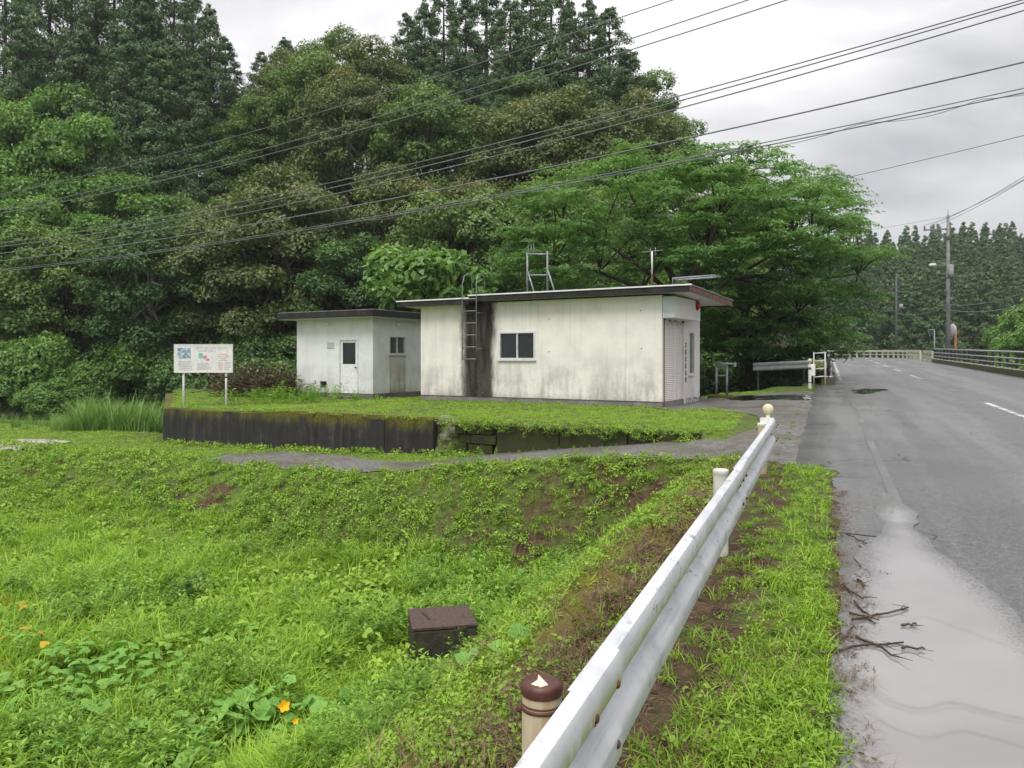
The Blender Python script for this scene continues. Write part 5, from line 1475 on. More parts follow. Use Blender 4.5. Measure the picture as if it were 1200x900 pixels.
OAKS = [broad_tree(100 + i, 3.5, 4.5 + 0.5 * (i % 2), 5.7, 44, 900, 0.19, -0.8, (0.19, 0.33)) for i in range(6)]
CEDARS = [cedar_tree(200 + i, 20.0, 3.4, 0.22 + 0.06 * (i % 2), 0.25, 1.3, 120) for i in range(4)]
BUSHES = [broad_tree(300 + i, 2.4, 2.0, 1.9, 20, 620, 0.20, -0.7, (0.30, 0.46)) for i in range(3)]

def set_mat(o, m):
    o.data.materials.append(m) if not o.data.materials else None
    o.material_slots[0].link = 'OBJECT'; o.material_slots[0].material = m
def plant_tree(name, proto, loc, sc, rz_, mat, label, cat="tree", group=None, bark=None, scz=None, single=False):
    crown, trunk = proto
    if single:
        o = link_mesh(name, crown); set_mat(o, mat); o.location = loc; o.scale = (sc, sc, scz or sc); o.rotation_euler = (0, 0, rz_)
        return set_props(o, label, cat, group)
    r = empty(name, loc, rz_, label, cat, group); r.scale = (sc, sc, scz or sc)
    c = link_mesh("crown", crown, None, r); set_mat(c, mat)
    t_ = link_mesh("trunk", trunk, None, r); set_mat(t_, bark or M_BARK)
    return r

# ------------------------------------------------------------------ forest on the slope
SIL2 = ([-400, 100, 135, 150, 285, 300, 345, 400, 470, 520, 640, 700, 760, 800, 830, 850, 868, 900, 960, 990, 1010, 1030],
        [70, 80, 110, 185, 195, 95, 52, 34, 30, 75, 90, 80, 62, 66, 84, 112, 158, 185, 230, 290, 400, 420])
SIL = ([-400, -60, 60, 240, 268, 286, 318, 345, 400, 470, 500, 700, 745, 760, 800, 830, 850, 868, 900, 960, 990, 1010, 1030],
       [-120, -120, -120, -40, 40, 84, 92, 52, 34, 22, 10, 20, 60, 62, 66, 84, 112, 158, 185, 230, 290, 400, 420])
rng = np.random.default_rng(77)
def px_of(x, y): return 600 + 900 * x / y
ridge = [(6, -70, 68), (34, -30, 71), (58, -90, 66), (84, -60, 70), (112, -40, 67), (134, -80, 72), (158, -35, 66), (178, -60, 70), (204, -50, 67), (226, -14, 71), (246, 6, 67), (264, 44, 69),
         (22, 20, 62), (96, 30, 61), (148, 40, 61), (186, 52, 61), (230, 62, 62),
         (306, 60, 70), (334, 44, 71), (478, 14, 70), (498, 0, 67), (520, -22, 70), (546, -6, 66), (570, -30, 70), (598, -8, 67), (622, -24, 71), (646, -28, 66), (668, -2, 70), (690, 0, 66), (714, 6, 69), (738, 58, 67), (510, 52, 63), (585, 60, 63), (640, 66, 64), (535, 95, 62), (690, 92, 62), (615, 110, 62)]
ordn = ["first", "second", "third", "fourth", "fifth", "sixth", "seventh", "eighth", "ninth", "tenth", "eleventh", "twelfth", "thirteenth", "fourteenth", "fifteenth", "sixteenth", "seventeenth", "eighteenth", "nineteenth"]
taken = []
gl = sorted([r_ for r_ in ridge if r_[0] < 290]); gr = sorted([r_ for r_ in ridge if r_[0] >= 350]); gm = sorted([r_ for r_ in ridge if 290 <= r_[0] < 350])
for grp, where, gname in ((gl, "in the dark stand above the information board", "cedars in the stand above the information board"), (gm, "in the sky gap of the ridge", "small cedars in the gap"), (gr, "on the ridge above the storehouse", "cedars on the ridge above the storehouse")):
    for k, (px, py, d_) in enumerate(grp):
        x = (px - 600) / 900 * d_; g = float(tz(x, d_)); top = CAMZ + (420 - py) / 900 * d_
        pr = CEDARS[k % 4]; h = max(9.0, top - g); s_ = h / 20.0
        plant_tree("cedar_tree", pr, (x, d_, g), (0.95 + 0.3 * rng.random()) * min(1.1, s_ * 1.15), rng.uniform(0, 6.28), M_CEDAR,
                   ordn[k] + " dark cedar from the left " + where if len(grp) > 2 else ("slim cedar against the sky, " + ("nearer the dark cedar stand" if k == 0 else "nearer the brown-topped trees")), "tree", gname, None, s_)
        taken.append((x, d_, 1.6))
def zone(px, py):
    """which leaves grow there, as read from the photograph"""
    if px < 130 and py < 320: return M_LIGHT if rng.random() < 0.55 else M_OAK
    if px < 60: return M_OAK
    if 250 < px < 480 and py < 260: return M_OAKB if rng.random() < 0.55 else M_OAK
    if 450 < px < 870 and py < 240: return M_OAKB if rng.random() < 0.35 else M_OAK
    if py > 330: return M_OAKD if rng.random() < 0.7 else M_OAK
    return M_OAK if rng.random() < 0.7 else M_OAKD
cnt = 0
names = {M_OAK.name: "olive green", M_OAKB.name: "brown-flushed", M_OAKD.name: "deep green", M_LIGHT.name: "fresh green"}
tries = 0
slope = []
while tries < 9000 and len(slope) < 150:
    tries += 1
    y = rng.uniform(44, 78); x = rng.uniform(-0.76 * y, 0.46 * y)
    hd = float(hill_d(x, y)); a = x * NR[0] + y * NR[1]
    if hd < 5.0 or hd > 30 or a > -7.5: continue
    sp = 4.6 if hd < 20 else 5.0
    if any((x - u) ** 2 + (y - v) ** 2 < (sp if r_ > 2 else 2.2) ** 2 for u, v, r_ in taken): continue
    g = float(tz(x, y)); px = px_of(x, y)
    sil = float(np.interp(px, *SIL2)) + rng.uniform(0, 26)
    if 135 < px < 290 and hd > 21: continue
    top_ok = CAMZ + (420 - sil) / 900 * y
    h = rng.uniform(9.5, 14.0) + (2.5 if hd > 18 else 0)
    if g + h > top_ok: h = top_ok - g
    if h < 5.0: continue
    taken.append((x, y, 3)); slope.append((x, y, g, h, px, 420 - 900 * (g + h - CAMZ) / y))
slope.sort(key=lambda t_: t_[1])
for i, (x, y, g, h, px, py) in enumerate(slope):
    mt = zone(px, py); s_ = h / 10.2
    area = "low on the slope" if py > 250 else ("halfway up the slope" if py > 140 else "near the crest of the slope")
    side = ("above the reeds" if px < 200 else "above the shed" if px < 450 else "above the storehouse" if px < 780 else "behind the big feathery tree")
    lab = "%s broadleaf tree %s %s" % (names[mt.name], area, side)
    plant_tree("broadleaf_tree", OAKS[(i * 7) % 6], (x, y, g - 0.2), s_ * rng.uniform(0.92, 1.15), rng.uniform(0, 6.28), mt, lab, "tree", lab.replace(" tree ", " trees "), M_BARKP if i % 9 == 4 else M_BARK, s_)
# fresh green trees in front of the cedar stand
for k, (px, py, d_, lab) in enumerate(((14, 92, 60.5, "round fresh green tree at the picture edge below the cedar stand"), (66, 84, 61.5, "big fresh green tree with the highest crown below the cedar stand"), (112, 120, 60.0, "fresh green tree beside the big one below the cedar stand"),
        (160, 205, 57.5, "low fresh green tree below the middle of the cedar stand"), (214, 215, 58.0, "low yellowish green tree below the shed end of the cedar stand"), (40, 205, 55.5, "fresh green tree in front, under the highest crown"), (-24, 170, 56.0, "fresh green tree half cut by the picture edge"), (262, 150, 63.5, "olive tree in the sky gap beside the cedar stand"), (286, 128, 64.5, "olive tree filling the middle of the sky gap"), (312, 104, 65.5, "olive tree in the sky gap nearest the brown-topped trees"))):
    x = (px - 600) / 900 * d_; g = float(tz(x, d_)); top = CAMZ + (420 - py) / 900 * d_; h = top - g
    plant_tree("fresh_green_tree", OAKS[k % 6], (x, d_, g - 0.2), min(1.45, h / 10.2 * 1.05), k * 1.7, M_LIGHT if k < 4 or k in (5, 6) else M_OAK, lab, "tree", None, None, h / 10.4)
    taken.append((x, d_, 3))
# understorey along the forest's foot
us = 0
for k in range(400):
    y = rng.uniform(38, 56); x = rng.uniform(-0.74 * y, 0.40 * y); hd = float(hill_d(x, y)); a = x * NR[0] + y * NR[1]
    if not (2.6 < hd < 7.5) or a > -5.5 or (px_of(x, y) < 230 and hd < 5): continue
    if any((x - u) ** 2 + (y - v) ** 2 < 2.3 ** 2 for u, v, r_ in taken if r_ == 1): continue
    taken.append((x, y, 1)); g = float(tz(x, y)); px = px_of(x, y)
    side = ("beyond the reeds" if px < 200 else "behind the shed" if px < 450 else "behind the storehouse" if px < 780 else "behind the mesh fence")
    plant_tree("understorey_bush", BUSHES[us % 3], (x, y, g - 0.2), rng.uniform(0.8, 1.25), rng.uniform(0, 6.28), M_OAKD, "dark leafy bush at the forest foot " + side, "bush", "bushes at the forest foot " + side); us += 1
    if us >= 34: break

def number_off(names):
    sets = {}
    for o_ in list(COL.objects):
        if o_.parent is None and o_.name.split(".")[0] in names: sets.setdefault(o_["label"], []).append(o_)
    for lab, os_ in sets.items():
        if len(os_) < 2: continue
        os_.sort(key=lambda o_: o_.location.x / o_.location.y)
        for k, o_ in enumerate(os_): o_["label"] = lab + ", " + (ordn[k] if k < len(ordn) else "last") + " from left"
for k, (x_, y_) in enumerate(((8.2, 39.0), (10.2, 40.5), (12.4, 41.0), (6.4, 38.2), (13.6, 38.8), (9.0, 43.5), (15.0, 43.0), (12.0, 44.5))):
    plant_tree("understorey_bush", BUSHES[k % 3], (x_, y_, float(tz(x_, y_)) - 0.3), rng.uniform(0.85, 1.2), k * 1.1, M_OAKD, "dark leafy bush in the gloom under the feathery trees", "bush", "bushes under the feathery trees")
number_off(("broadleaf_tree", "understorey_bush"))

# ------------------------------------------------------------------ far mountain of cedars
FARC = [cedar_tree(240 + i, 17.0, 3.1, 0.05, 0.46, 1.0, 46) for i in range(3)]
fars = []
for k in range(9000):
    y = rng.uniform(127, 222); x = y * rng.uniform(0.385, 0.72)
    if any((x - u) ** 2 + (y - v) ** 2 < (3.2 + 0.7 * (y > 170)) ** 2 for u, v in fars): continue
    rdd = seg_dist(np.array(x), np.array(y), ROADPATH)[0]
    if rdd < 12: continue
    fars.append((x, y))
    if len(fars) >= 290: break
for i, (x, y) in enumerate(fars):
    s_ = rng.uniform(0.75, 1.12)
    plant_tree("far_cedar", FARC[i % 3], (x, y, float(tz(x, y)) - 0.5), s_ * 1.05, rng.uniform(0, 6.28), M_CEDAR, "dark pointed cedar on the far hill beyond the bridge", "tree", "cedars on the far hill", None, s_, True)

# ------------------------------------------------------------------ the big feathery trees behind the storehouse
def feathery(seed, pads, base, forks, L=0.17, per=330):
    """pads: (x,y,z,r,droop) sprays of leaflets in world-like local coordinates; forks: main limb chains"""
    rng = np.random.default_rng(seed); Cs, Ns, Ts, Ls, Tn = [], [], [], [], []
    for (x, y, z, r, tn) in pads:
        n = int(per * (r / 1.2) ** 1.7)
        nt = 9 + int(4 * r)
        # fronds: arching twigs that leave the pad's middle, hung with paired leaflets
        for k in range(nt):
            th = rng.uniform(0, 2 * math.pi); ln = r * rng.uniform(0.55, 1.15); m = int(n / nt)
            t_ = rng.uniform(0.05, 1, m); curve = th + 0.5 * rng.normal() * t_
            px = np.cos(curve) * t_ * ln; py = np.sin(curve) * t_ * ln
            pz = 0.30 * r * rng.uniform(0.4, 1.2) * (t_ - 1.25 * t_ ** 2.2) + rng.normal(size=m) * 0.035 + 0.18 * r * rng.normal() * 0.6
            sgn = rng.choice([-1, 1], m); off = rng.uniform(0.03, 0.26, m) * sgn * (1.1 - 0.5 * t_)
            px2 = px - np.sin(curve) * off; py2 = py + np.cos(curve) * off
            Cs.append(np.stack([x + px2, y + py2, z + pz - 0.25 * np.abs(off)], 1))
            Ns.append(np.stack([0.45 * np.cos(curve) * t_, 0.45 * np.sin(curve) * t_, np.ones(m)], 1) + rng.normal(size=(m, 3)) * 0.35)
            Tn.append(np.stack([np.cos(curve) * 0.5 - np.sin(curve) * sgn, np.sin(curve) * 0.5 + np.cos(curve) * sgn, -0.35 * np.ones(m)], 1))
            Ts.append(np.clip(tn + 0.15 * rng.normal(size=m), 0, 1)); Ls.append(L * rng.uniform(0.7, 1.35, m))
    C, N, T, Lv, TT = (np.concatenate(v) for v in (Cs, Ns, Ts, Ls, Tn))
    V, F = leaf_quads(C, N, Lv, Lv * 0.36, rng, 0.16, TT)
    crown = np_mesh("crown", V, F, False, {"tint": np.repeat(T, 4)})
    tm = MB(); nodes = []
    for ch_ in forks:
        tm.tube([c_[:3] for c_ in ch_], [c_[3] for c_ in ch_], 9, False); nodes += [np.array(c_) for c_ in ch_[1:]]
    allp = [np.array(p_[:3]) for p_ in pads]
    for p_ in allp:
        best = min(nodes, key=lambda q_: np.linalg.norm(q_[:3] - p_) + 1.3 * max(0, q_[2] - p_[2]))
        A_ = best[:3]; m_ = (A_ + p_) / 2 + np.array([0, 0, 0.10 * np.linalg.norm(p_ - A_)]) + rng.normal(size=3) * 0.12
        tm.tube([A_, m_, p_], [min(0.07, best[3] * 0.6), 0.035, 0.010], 5, False)
    return crown, tm.mesh("trunk")
def spread_pads(seed, c, R, n, shell=0.72, rr=(0.9, 1.6), zlow=-1.0, cut=None):
    rng = np.random.default_rng(seed); out = []; tries = 0
    while len(out) < n and tries < 20000:
        tries += 1
        d_ = sphere_dirs(1, rng, zlow)[0]; f = rng.uniform(shell, 1.0) ** 0.7
        p_ = np.array(c) + d_ * f * np.array(R)
        if cut and not cut(p_): continue
        if any(np.linalg.norm((p_ - np.array(o_[:3])) * np.array([1, 1, 1.6])) < 0.95 for o_ in out): continue
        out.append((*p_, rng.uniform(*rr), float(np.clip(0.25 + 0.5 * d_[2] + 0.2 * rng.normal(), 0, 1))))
    return out
bA = (7.3, 33.0)
pads = spread_pads(1, (4.0, 0, 0), (1, 1, 1), 0)
padsA = spread_pads(41, (-1.0, 0.0, 6.4), (7.2, 4.6, 4.3), 118, 0.62, (1.0, 1.75), -0.6)
padsA += spread_pads(42, (2.2, -0.3, 6.8), (5.0, 4.2, 3.9), 48, 0.6, (0.95, 1.6), -0.45)
forksA = [[(0, 0, -1, 0.30), (0.05, 0, 1.6, 0.25), (0.1, 0, 3.2, 0.22), (-0.1, 0.1, 4.6, 0.19)],
          [(-0.1, 0.1, 4.6, 0.16), (-0.9, 0.2, 6.2, 0.12), (-1.6, 0.3, 7.6, 0.08), (-2.3, 0.2, 9.0, 0.04)],
          [(0.0, 0.0, 4.4, 0.16), (0.9, -0.3, 6.0, 0.12), (1.5, -0.5, 7.6, 0.08), (1.9, -0.5, 9.2, 0.04)],
          [(0.05, 0, 3.4, 0.15), (-1.8, -0.4, 4.6, 0.11), (-3.6, -0.6, 5.3, 0.07), (-5.6, -0.6, 5.6, 0.04)],
          [(0.1, 0, 3.9, 0.12), (-1.4, 1.2, 5.6, 0.09), (-3.6, 1.6, 7.2, 0.06), (-5.0, 1.6, 7.8, 0.03)],
          [(0.1, 0, 3.6, 0.13), (1.9, -0.8, 5.0, 0.09), (3.6, -1.2, 6.0, 0.05), (5.2, -1.0, 6.6, 0.03)]]
ca, ta = feathery(51, padsA, bA, forksA, 0.16, 470)
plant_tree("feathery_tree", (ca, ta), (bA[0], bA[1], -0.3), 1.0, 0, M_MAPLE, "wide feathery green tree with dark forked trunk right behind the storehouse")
bB = (11.6, 37.5)
padsB = spread_pads(61, (1.0, 0.0, 6.5), (5.3, 4.4, 5.0), 100, 0.6, (0.95, 1.7), -0.95, lambda p_: not (p_[0] > 2.2 and p_[2] < 3.2 and p_[0] > 4.4))
padsB += spread_pads(62, (-0.2, -3.2, 3.6), (3.0, 2.0, 2.1), 26, 0.5, (0.8, 1.3), -0.8)
padsB += spread_pads(64, (1.2, -1.0, 2.9), (3.9, 2.6, 1.5), 30, 0.4, (0.85, 1.4), -0.8)
padsB += spread_pads(63, (3.2, 0.4, 9.4), (2.3, 2.2, 1.8), 16, 0.4, (0.8, 1.3), -0.6)
forksB = [[(0, 0, -1.5, 0.30), (0.0, 0, 1.5, 0.24), (-0.3, 0, 3.0, 0.21), (-0.2, 0, 4.3, 0.19)],
          [(-0.2, 0, 4.3, 0.16), (0.9, -0.2, 6.0, 0.12), (1.9, -0.3, 7.8, 0.09), (2.9, 0.1, 9.6, 0.05)],
          [(-0.2, 0, 4.2, 0.15), (-0.7, 0.2, 6.4, 0.11), (-1.0, 0.3, 8.6, 0.07), (-0.6, 0.3, 10.4, 0.03)],
          [(-0.1, 0, 3.5, 0.14), (1.9, -0.5, 4.9, 0.10), (3.5, -0.7, 5.8, 0.06), (5.0, -0.6, 6.0, 0.03)],
          [(-0.3, 0, 2.8, 0.13), (0.6, -1.6, 3.7, 0.09), (1.2, -3.0, 4.0, 0.05)], [(0.0, 0, 3.1, 0.1), (1.6, 0.9, 3.4, 0.07), (3.4, 1.2, 3.6, 0.03)]]
cb, tb = feathery(71, padsB, bB, forksB, 0.16, 470)
plant_tree("feathery_tree", (cb, tb), (bB[0], bB[1], -0.6), 1.0, 0, M_MAPLE, "feathery green tree leaning out over the road beside the bridge end")

# ------------------------------------------------------------------ single bushes and small trees
bigleaf = broad_tree(401, 2.3, 1.7, 3.9, 20, 190, 0.34, -0.5, (0.26, 0.40))
plant_tree("sapling_tree", bigleaf, (-3.7, 33.2, -0.3), 1.17, 0.5, M_LIGHT, "bright green large-leaved young tree showing between shed and storehouse")
for k, (px, d_, top, s_, mt, lab) in enumerate(((36, 49, 384, 1.25, M_LIGHT, "tall fresh green bush on the river bank, farthest from the shed"), (100, 48, 428, 0.85, M_LIGHT, "rounded mid-green bush between the tall fresh bush and the glossy one"),
        (158, 49, 402, 1.10, M_SHRUB, "dense glossy bush on the river bank nearest the information board"), (-16, 47, 412, 1.0, M_LIGHT, "fresh green bush cut by the picture edge beyond the water"), (66, 45.5, 446, 0.75, M_LIGHT, "low spreading bush in front of the tall fresh green one"))):
    x = (px - 600) / 900 * d_; top_z = CAMZ + (420 - top) / 900 * d_; g = -2.5
    pr = BUSHES[k % 3]; plant_tree("bank_bush", pr, (x, d_, g), s_, k * 1.3, mt, lab, "bush", None, None, (top_z - g) / 4.1)
for (x, y, s_, top, lab) in ((37.4, 55.0, 1.05, 3.6, "bright green bush behind the bridge railing"), (44.5, 64.0, 1.6, 6.2, "taller pale green tree behind the bush at the bridge railing")):
    plant_tree("roadside_bush", BUSHES[1], (x, y, -1.6), s_, 0.7, M_LIGHT, lab, "bush", None, None, (top + 1.6) / 4.1)
for k, (px, py_, s_, lab) in enumerate(((918, 452, 0.33, "small dark bush in front of the pale grey rail stub"), (880, 455, 0.28, "small bush pressed against the mesh fence near the pipe stand"))):
    g = at_px(px, py_); plant_tree("fence_bush", BUSHES[k], g, s_, k, M_OAKD, lab, "bush")
# dead vine tangle beside the shed
def tangle():
    rng = np.random.default_rng(9); m_ = MB()
    for k in range(520):
        th = rng.uniform(0, 6.28); r_ = math.sqrt(rng.random()); c = np.array([1.7 * r_ * math.cos(th), 0.8 * r_ * math.sin(th), 0])
        h = (1.45 - 0.8 * r_ ** 2) * rng.uniform(0.3, 1.0)
        p = [c + np.array([0, 0, h * 0.3]), c + np.array([rng.normal() * 0.35, rng.normal() * 0.3, h]), c + np.array([rng.normal() * 0.8, rng.normal() * 0.4, h * rng.uniform(0.2, 0.9)])]
        m_.tube(p, [0.016, 0.011, 0.006], 3, False)
    tw = m_.mesh("twigs")
    C = np.stack([rng.normal(size=900) * 0.85, rng.normal(size=900) * 0.4, np.abs(rng.normal(size=900) * 0.45) + 0.55], 1); C[:, 2] = np.minimum(C[:, 2], 1.5 - 0.25 * C[:, 0] ** 2)
    V, F = leaf_quads(C, rng.normal(size=(900, 3)) + np.array([0, 0, 0.8]), 0.14, 0.08, rng)
    return np_mesh("leaves", V, F, False, {"tint": rng.uniform(0, 1, 3600)}), tw
M_TWIG = simple("dead_brown_twigs", (0.035, 0.022, 0.014), (0.12, 0.08, 0.05), 5, 0.9)
lv, tw = tangle()
tg = empty("vine_tangle", (-9.7, 29.5, -0.15), rad(-12), "brown tangle of dead vines between the information board and the shed", "bush")
o = link_mesh("twigs", tw, M_TWIG, tg); o = link_mesh("leaves", lv, M_OAKB, tg)

# ------------------------------------------------------------------ low plants: prototypes
M_LAWN = leafmat("lawn_grass", (0.215, 0.360, 0.040), (0.310, 0.440, 0.062), None, 0.35)
M_LUSH = leafmat("lush_grass", (0.225, 0.380, 0.035), (0.325, 0.480, 0.055), None, 0.38)
M_WEED = leafmat("weed_leaves", (0.185, 0.310, 0.036), (0.270, 0.400, 0.054), None, 0.3)
M_HERB = leafmat("herb_leaves", (0.165, 0.310, 0.042), (0.240, 0.400, 0.060), None, 0.3)
M_VINE = leafmat("vine_leaves", (0.145, 0.300, 0.050), (0.205, 0.380, 0.068), None, 0.3)
M_SQUASH = leafmat("squash_leaves", (0.160, 0.330, 0.065), (0.230, 0.420, 0.090), None, 0.3)
M_DEAD = leafmat("dead_leaves_and_straw", (0.085, 0.048, 0.026), (0.20, 0.135, 0.075), None, 0.1)
M_REED = leafmat("reed_leaves", (0.120, 0.230, 0.050), (0.185, 0.310, 0.075), None, 0.3)
M_YELLOW = leafmat("yellow_petals", (0.80, 0.42, 0.01), (0.85, 0.50, 0.02), None, 0.25)
M_YLEAF = leafmat("yellowing_leaves", (0.45, 0.30, 0.03), (0.60, 0.38, 0.04), None, 0.3)

def blades(seed, n, h, spread, width, arch, lean=0.25, seg=3):
    rng = np.random.default_rng(seed); V, F = [], []
    for k in range(n):
        th = rng.uniform(0, 6.28); r_ = spread * math.sqrt(rng.random()); b0 = np.array([r_ * math.cos(th), r_ * math.sin(th), -0.01])
        az = rng.uniform(0, 6.28); d_ = np.array([math.cos(az), math.sin(az), 0]); sd = np.array([-d_[1], d_[0], 0])
        hh = h * rng.uniform(0.55, 1.15); ar = arch * rng.uniform(0.3, 1.3); le_ = lean * rng.uniform(0, 1.2); w = width * rng.uniform(0.7, 1.3)
        o_ = len(V)
        for i in range(seg + 1):
            t_ = i / seg
            c = b0 + d_ * hh * (le_ * t_ + ar * t_ * t_) + np.array([0, 0, hh * (t_ - 0.45 * ar * t_ ** 3)])
            ww = w * (1 - t_ ** 1.6) * 0.5 + 0.0008
            V += [c - sd * ww, c + sd * ww]
        for i in range(seg): F.append((o_ + 2 * i, o_ + 2 * i + 1, o_ + 2 * i + 3, o_ + 2 * i + 2))
    return np.array(V), np.array(F)
def leafy(seed, n, h, spread, L, Wd, up=0.6, stalk=True):
    rng = np.random.default_rng(seed)
    r_ = spread * np.sqrt(rng.random(n)); th = rng.uniform(0, 6.28, n)
    C = np.stack([r_ * np.cos(th), r_ * np.sin(th), h * rng.uniform(0.25, 1.0, n) * (1 - 0.4 * (r_ / spread) ** 2)], 1)
    N = np.stack([0.5 * np.cos(th), 0.5 * np.sin(th), np.full(n, up)], 1) + rng.normal(size=(n, 3)) * 0.3
    Lv = L * rng.uniform(0.6, 1.3, n)
    return leaf_quads(C, N, Lv, Lv * Wd, rng, 0.15)
def upright(seed, stems, h, L, Wd):
    """erect stems set with narrow leaves"""
    rng = np.random.default_rng(seed); Vs, Fs, o_ = [], [], 0
    for s_ in range(stems):
        bx_, by_ = rng.normal(size=2) * 0.06; lx, ly = rng.normal(size=2) * 0.12; hh = h * rng.uniform(0.65, 1.1); n = int(22 * hh / 0.4) + 8
        t_ = rng.uniform(0.15, 1, n); th = rng.uniform(0, 6.28, n); out = L * 0.45
        C = np.stack([bx_ + lx * t_ + out * np.cos(th), by_ + ly * t_ + out * np.sin(th), hh * t_ + 0.25 * L], 1)
        N = np.stack([-0.5 * np.cos(th), -0.5 * np.sin(th), np.ones(n)], 1); T = np.stack([np.cos(th), np.sin(th), np.full(n, 0.55)], 1)
        V, F = leaf_quads(C, N, L * rng.uniform(0.7, 1.2, n) * (1.15 - 0.4 * t_), L * Wd, rng, 0.12, T)
        Vs.append(V); Fs.append(F + o_); o_ += len(V)
    return np.concatenate(Vs), np.concatenate(Fs)
PROTO = bpy.data.collections.new("plant_prototypes")
def proto_coll(name, items, mat):
    c = bpy.data.collections.new(name)
    for i, (V, F) in enumerate(items):
        o_ = bpy.data.objects.new("%s_%02d" % (name, i), np_mesh(name, V, F, False, None, mat)); c.objects.link(o_)
    return c, len(items)
K_LAWN = proto_coll("lawn_tuft", [blades(1 + i, 30, 0.075, 0.10, 0.007, 0.7) for i in range(3)], M_LAWN)
K_VERGE = proto_coll("verge_tuft", [blades(11 + i, 18, 0.12, 0.07, 0.0085, 0.9, 0.5) for i in range(4)], M_LUSH)
K_TALL = proto_coll("tall_grass", [blades(21 + i, 26, 0.42, 0.12, 0.013, 0.9, 0.3, 4) for i in range(4)], M_LUSH)
K_CLOVER = proto_coll("clover_weed", [leafy(31 + i, 34, 0.10, 0.13, 0.042, 0.75) for i in range(4)], M_WEED)
K_HERB = proto_coll("upright_herb", [upright(41 + i, 4, 0.36, 0.085, 0.28) for i in range(3)], M_HERB)
K_BROAD = proto_coll("broad_weed", [leafy(51 + i, 16, 0.22, 0.16, 0.10, 0.72, 0.9) for i in range(3)], M_WEED)
K_DEAD = proto_coll("dead_leaf_litter", [leafy(61 + i, 10, 0.012, 0.12, 0.06, 0.35, 2.0) for i in range(3)] + [blades(64 + i, 12, 0.16, 0.08, 0.005, 1.6, 1.2) for i in range(2)], M_DEAD)
K_REED = proto_coll("reed", [blades(71 + i, 30, 1.25, 0.28, 0.028, 0.45, 0.18, 4) for i in range(3)], M_REED)

def gn_tree(coll):
    ng = bpy.data.node_groups.new("scatter_" + coll.name, 'GeometryNodeTree')
    ng.interface.new_socket("Geometry", in_out='INPUT', socket_type='NodeSocketGeometry'); ng.interface.new_socket("Geometry", in_out='OUTPUT', socket_type='NodeSocketGeometry')
    N_ = ng.nodes; i_ = N_.new("NodeGroupInput"); o_ = N_.new("NodeGroupOutput")
    ci = N_.new("GeometryNodeCollectionInfo"); ci.inputs["Collection"].default_value = coll; ci.inputs["Separate Children"].default_value = True; ci.inputs["Reset Children"].default_value = True
    ip = N_.new("GeometryNodeInstanceOnPoints"); ip.inputs["Pick Instance"].default_value = True
    def na(name, typ):
        n_ = N_.new("GeometryNodeInputNamedAttribute"); n_.data_type = typ; n_.inputs["Name"].default_value = name; return n_.outputs["Attribute"]
    L_ = ng.links
    L_.new(i_.outputs[0], ip.inputs["Points"]); L_.new(ci.outputs[0], ip.inputs["Instance"]); L_.new(na("idx", 'INT'), ip.inputs["Instance Index"])
    L_.new(na("rot", 'FLOAT_VECTOR'), ip.inputs["Rotation"]); L_.new(na("scl", 'FLOAT_VECTOR'), ip.inputs["Scale"])
    L_.new(ip.outputs[0], o_.inputs[0])
    return ng
def scatter(name, coll_n, P, scl, label, cat, seed=0, tilt=0.15):
    coll, nk = coll_n; rng = np.random.default_rng(seed); n = len(P)
    if n == 0: return
    me = bpy.data.meshes.new(name); me.vertices.add(n); me.vertices.foreach_set("co", np.asarray(P, np.float32).ravel())
    a_ = me.attributes.new("rot", 'FLOAT_VECTOR', 'POINT'); a_.data.foreach_set("vector", np.stack([rng.normal(size=n) * tilt, rng.normal(size=n) * tilt, rng.uniform(0, 6.28, n)], 1).astype(np.float32).ravel())
    sv = np.stack([scl, scl, scl * rng.uniform(0.75, 1.25, n)], 1).astype(np.float32)
    a_ = me.attributes.new("scl", 'FLOAT_VECTOR', 'POINT'); a_.data.foreach_set("vector", sv.ravel())
    a_ = me.attributes.new("idx", 'INT', 'POINT'); a_.data.foreach_set("value", rng.integers(0, nk, n).astype(np.int32))
    o_ = link_mesh(name, me); md = o_.modifiers.new("scatter", 'NODES'); md.node_group = gn_tree(coll)
    return set_props(o_, label, cat, None, "stuff")

def candidates(n, y0, y1, seed, power=1.0, margin=1.5):
    """points on the ground in front of the camera, thinning out with distance"""
    rng = np.random.default_rng(seed)
    y = np.exp(rng.uniform(math.log(y0), math.log(y1), n)); x = rng.uniform(-1, 1, n) * (0.70 * y + margin)
    return x, y
def frames(x, y):
    return x * E1[0] + y * E1[1], x * E2[0] + y * E2[1], x * NR[0] + y * NR[1], x * U[0] + y * U[1]
def blocked(x, y):
    p, q, a, s = frames(x, y)
    bad = (a > 0.03) & (s < 10.5) | (a > -0.40) & (s >= 10.4)
    bad |= drv_f(x, y) > 0.02 + 0.10 * vnoise(x * 5, y * 5, 77)
    bad |= (p > -15.5) & (p < -7.1) & (q > 20.1) & (q < 23.8)
    bad |= (p > -22.2) & (p < -18.2) & (q > 21.0) & (q < 25.3)
    bad |= (x > -1.45) & (x < -0.30) & (y > 7.55) & (y < 9.05)
    bad |= hill_d(x, y) > -5.0
    bad |= (q > 13.86) & (q < 14.06) & (p < -4.2) & (p > -20.2)
    return bad
def make(x, y, keep, lift=0.0):
    x, y = x[keep], y[keep]; return np.stack([x, y, tz(x, y) + lift], 1)

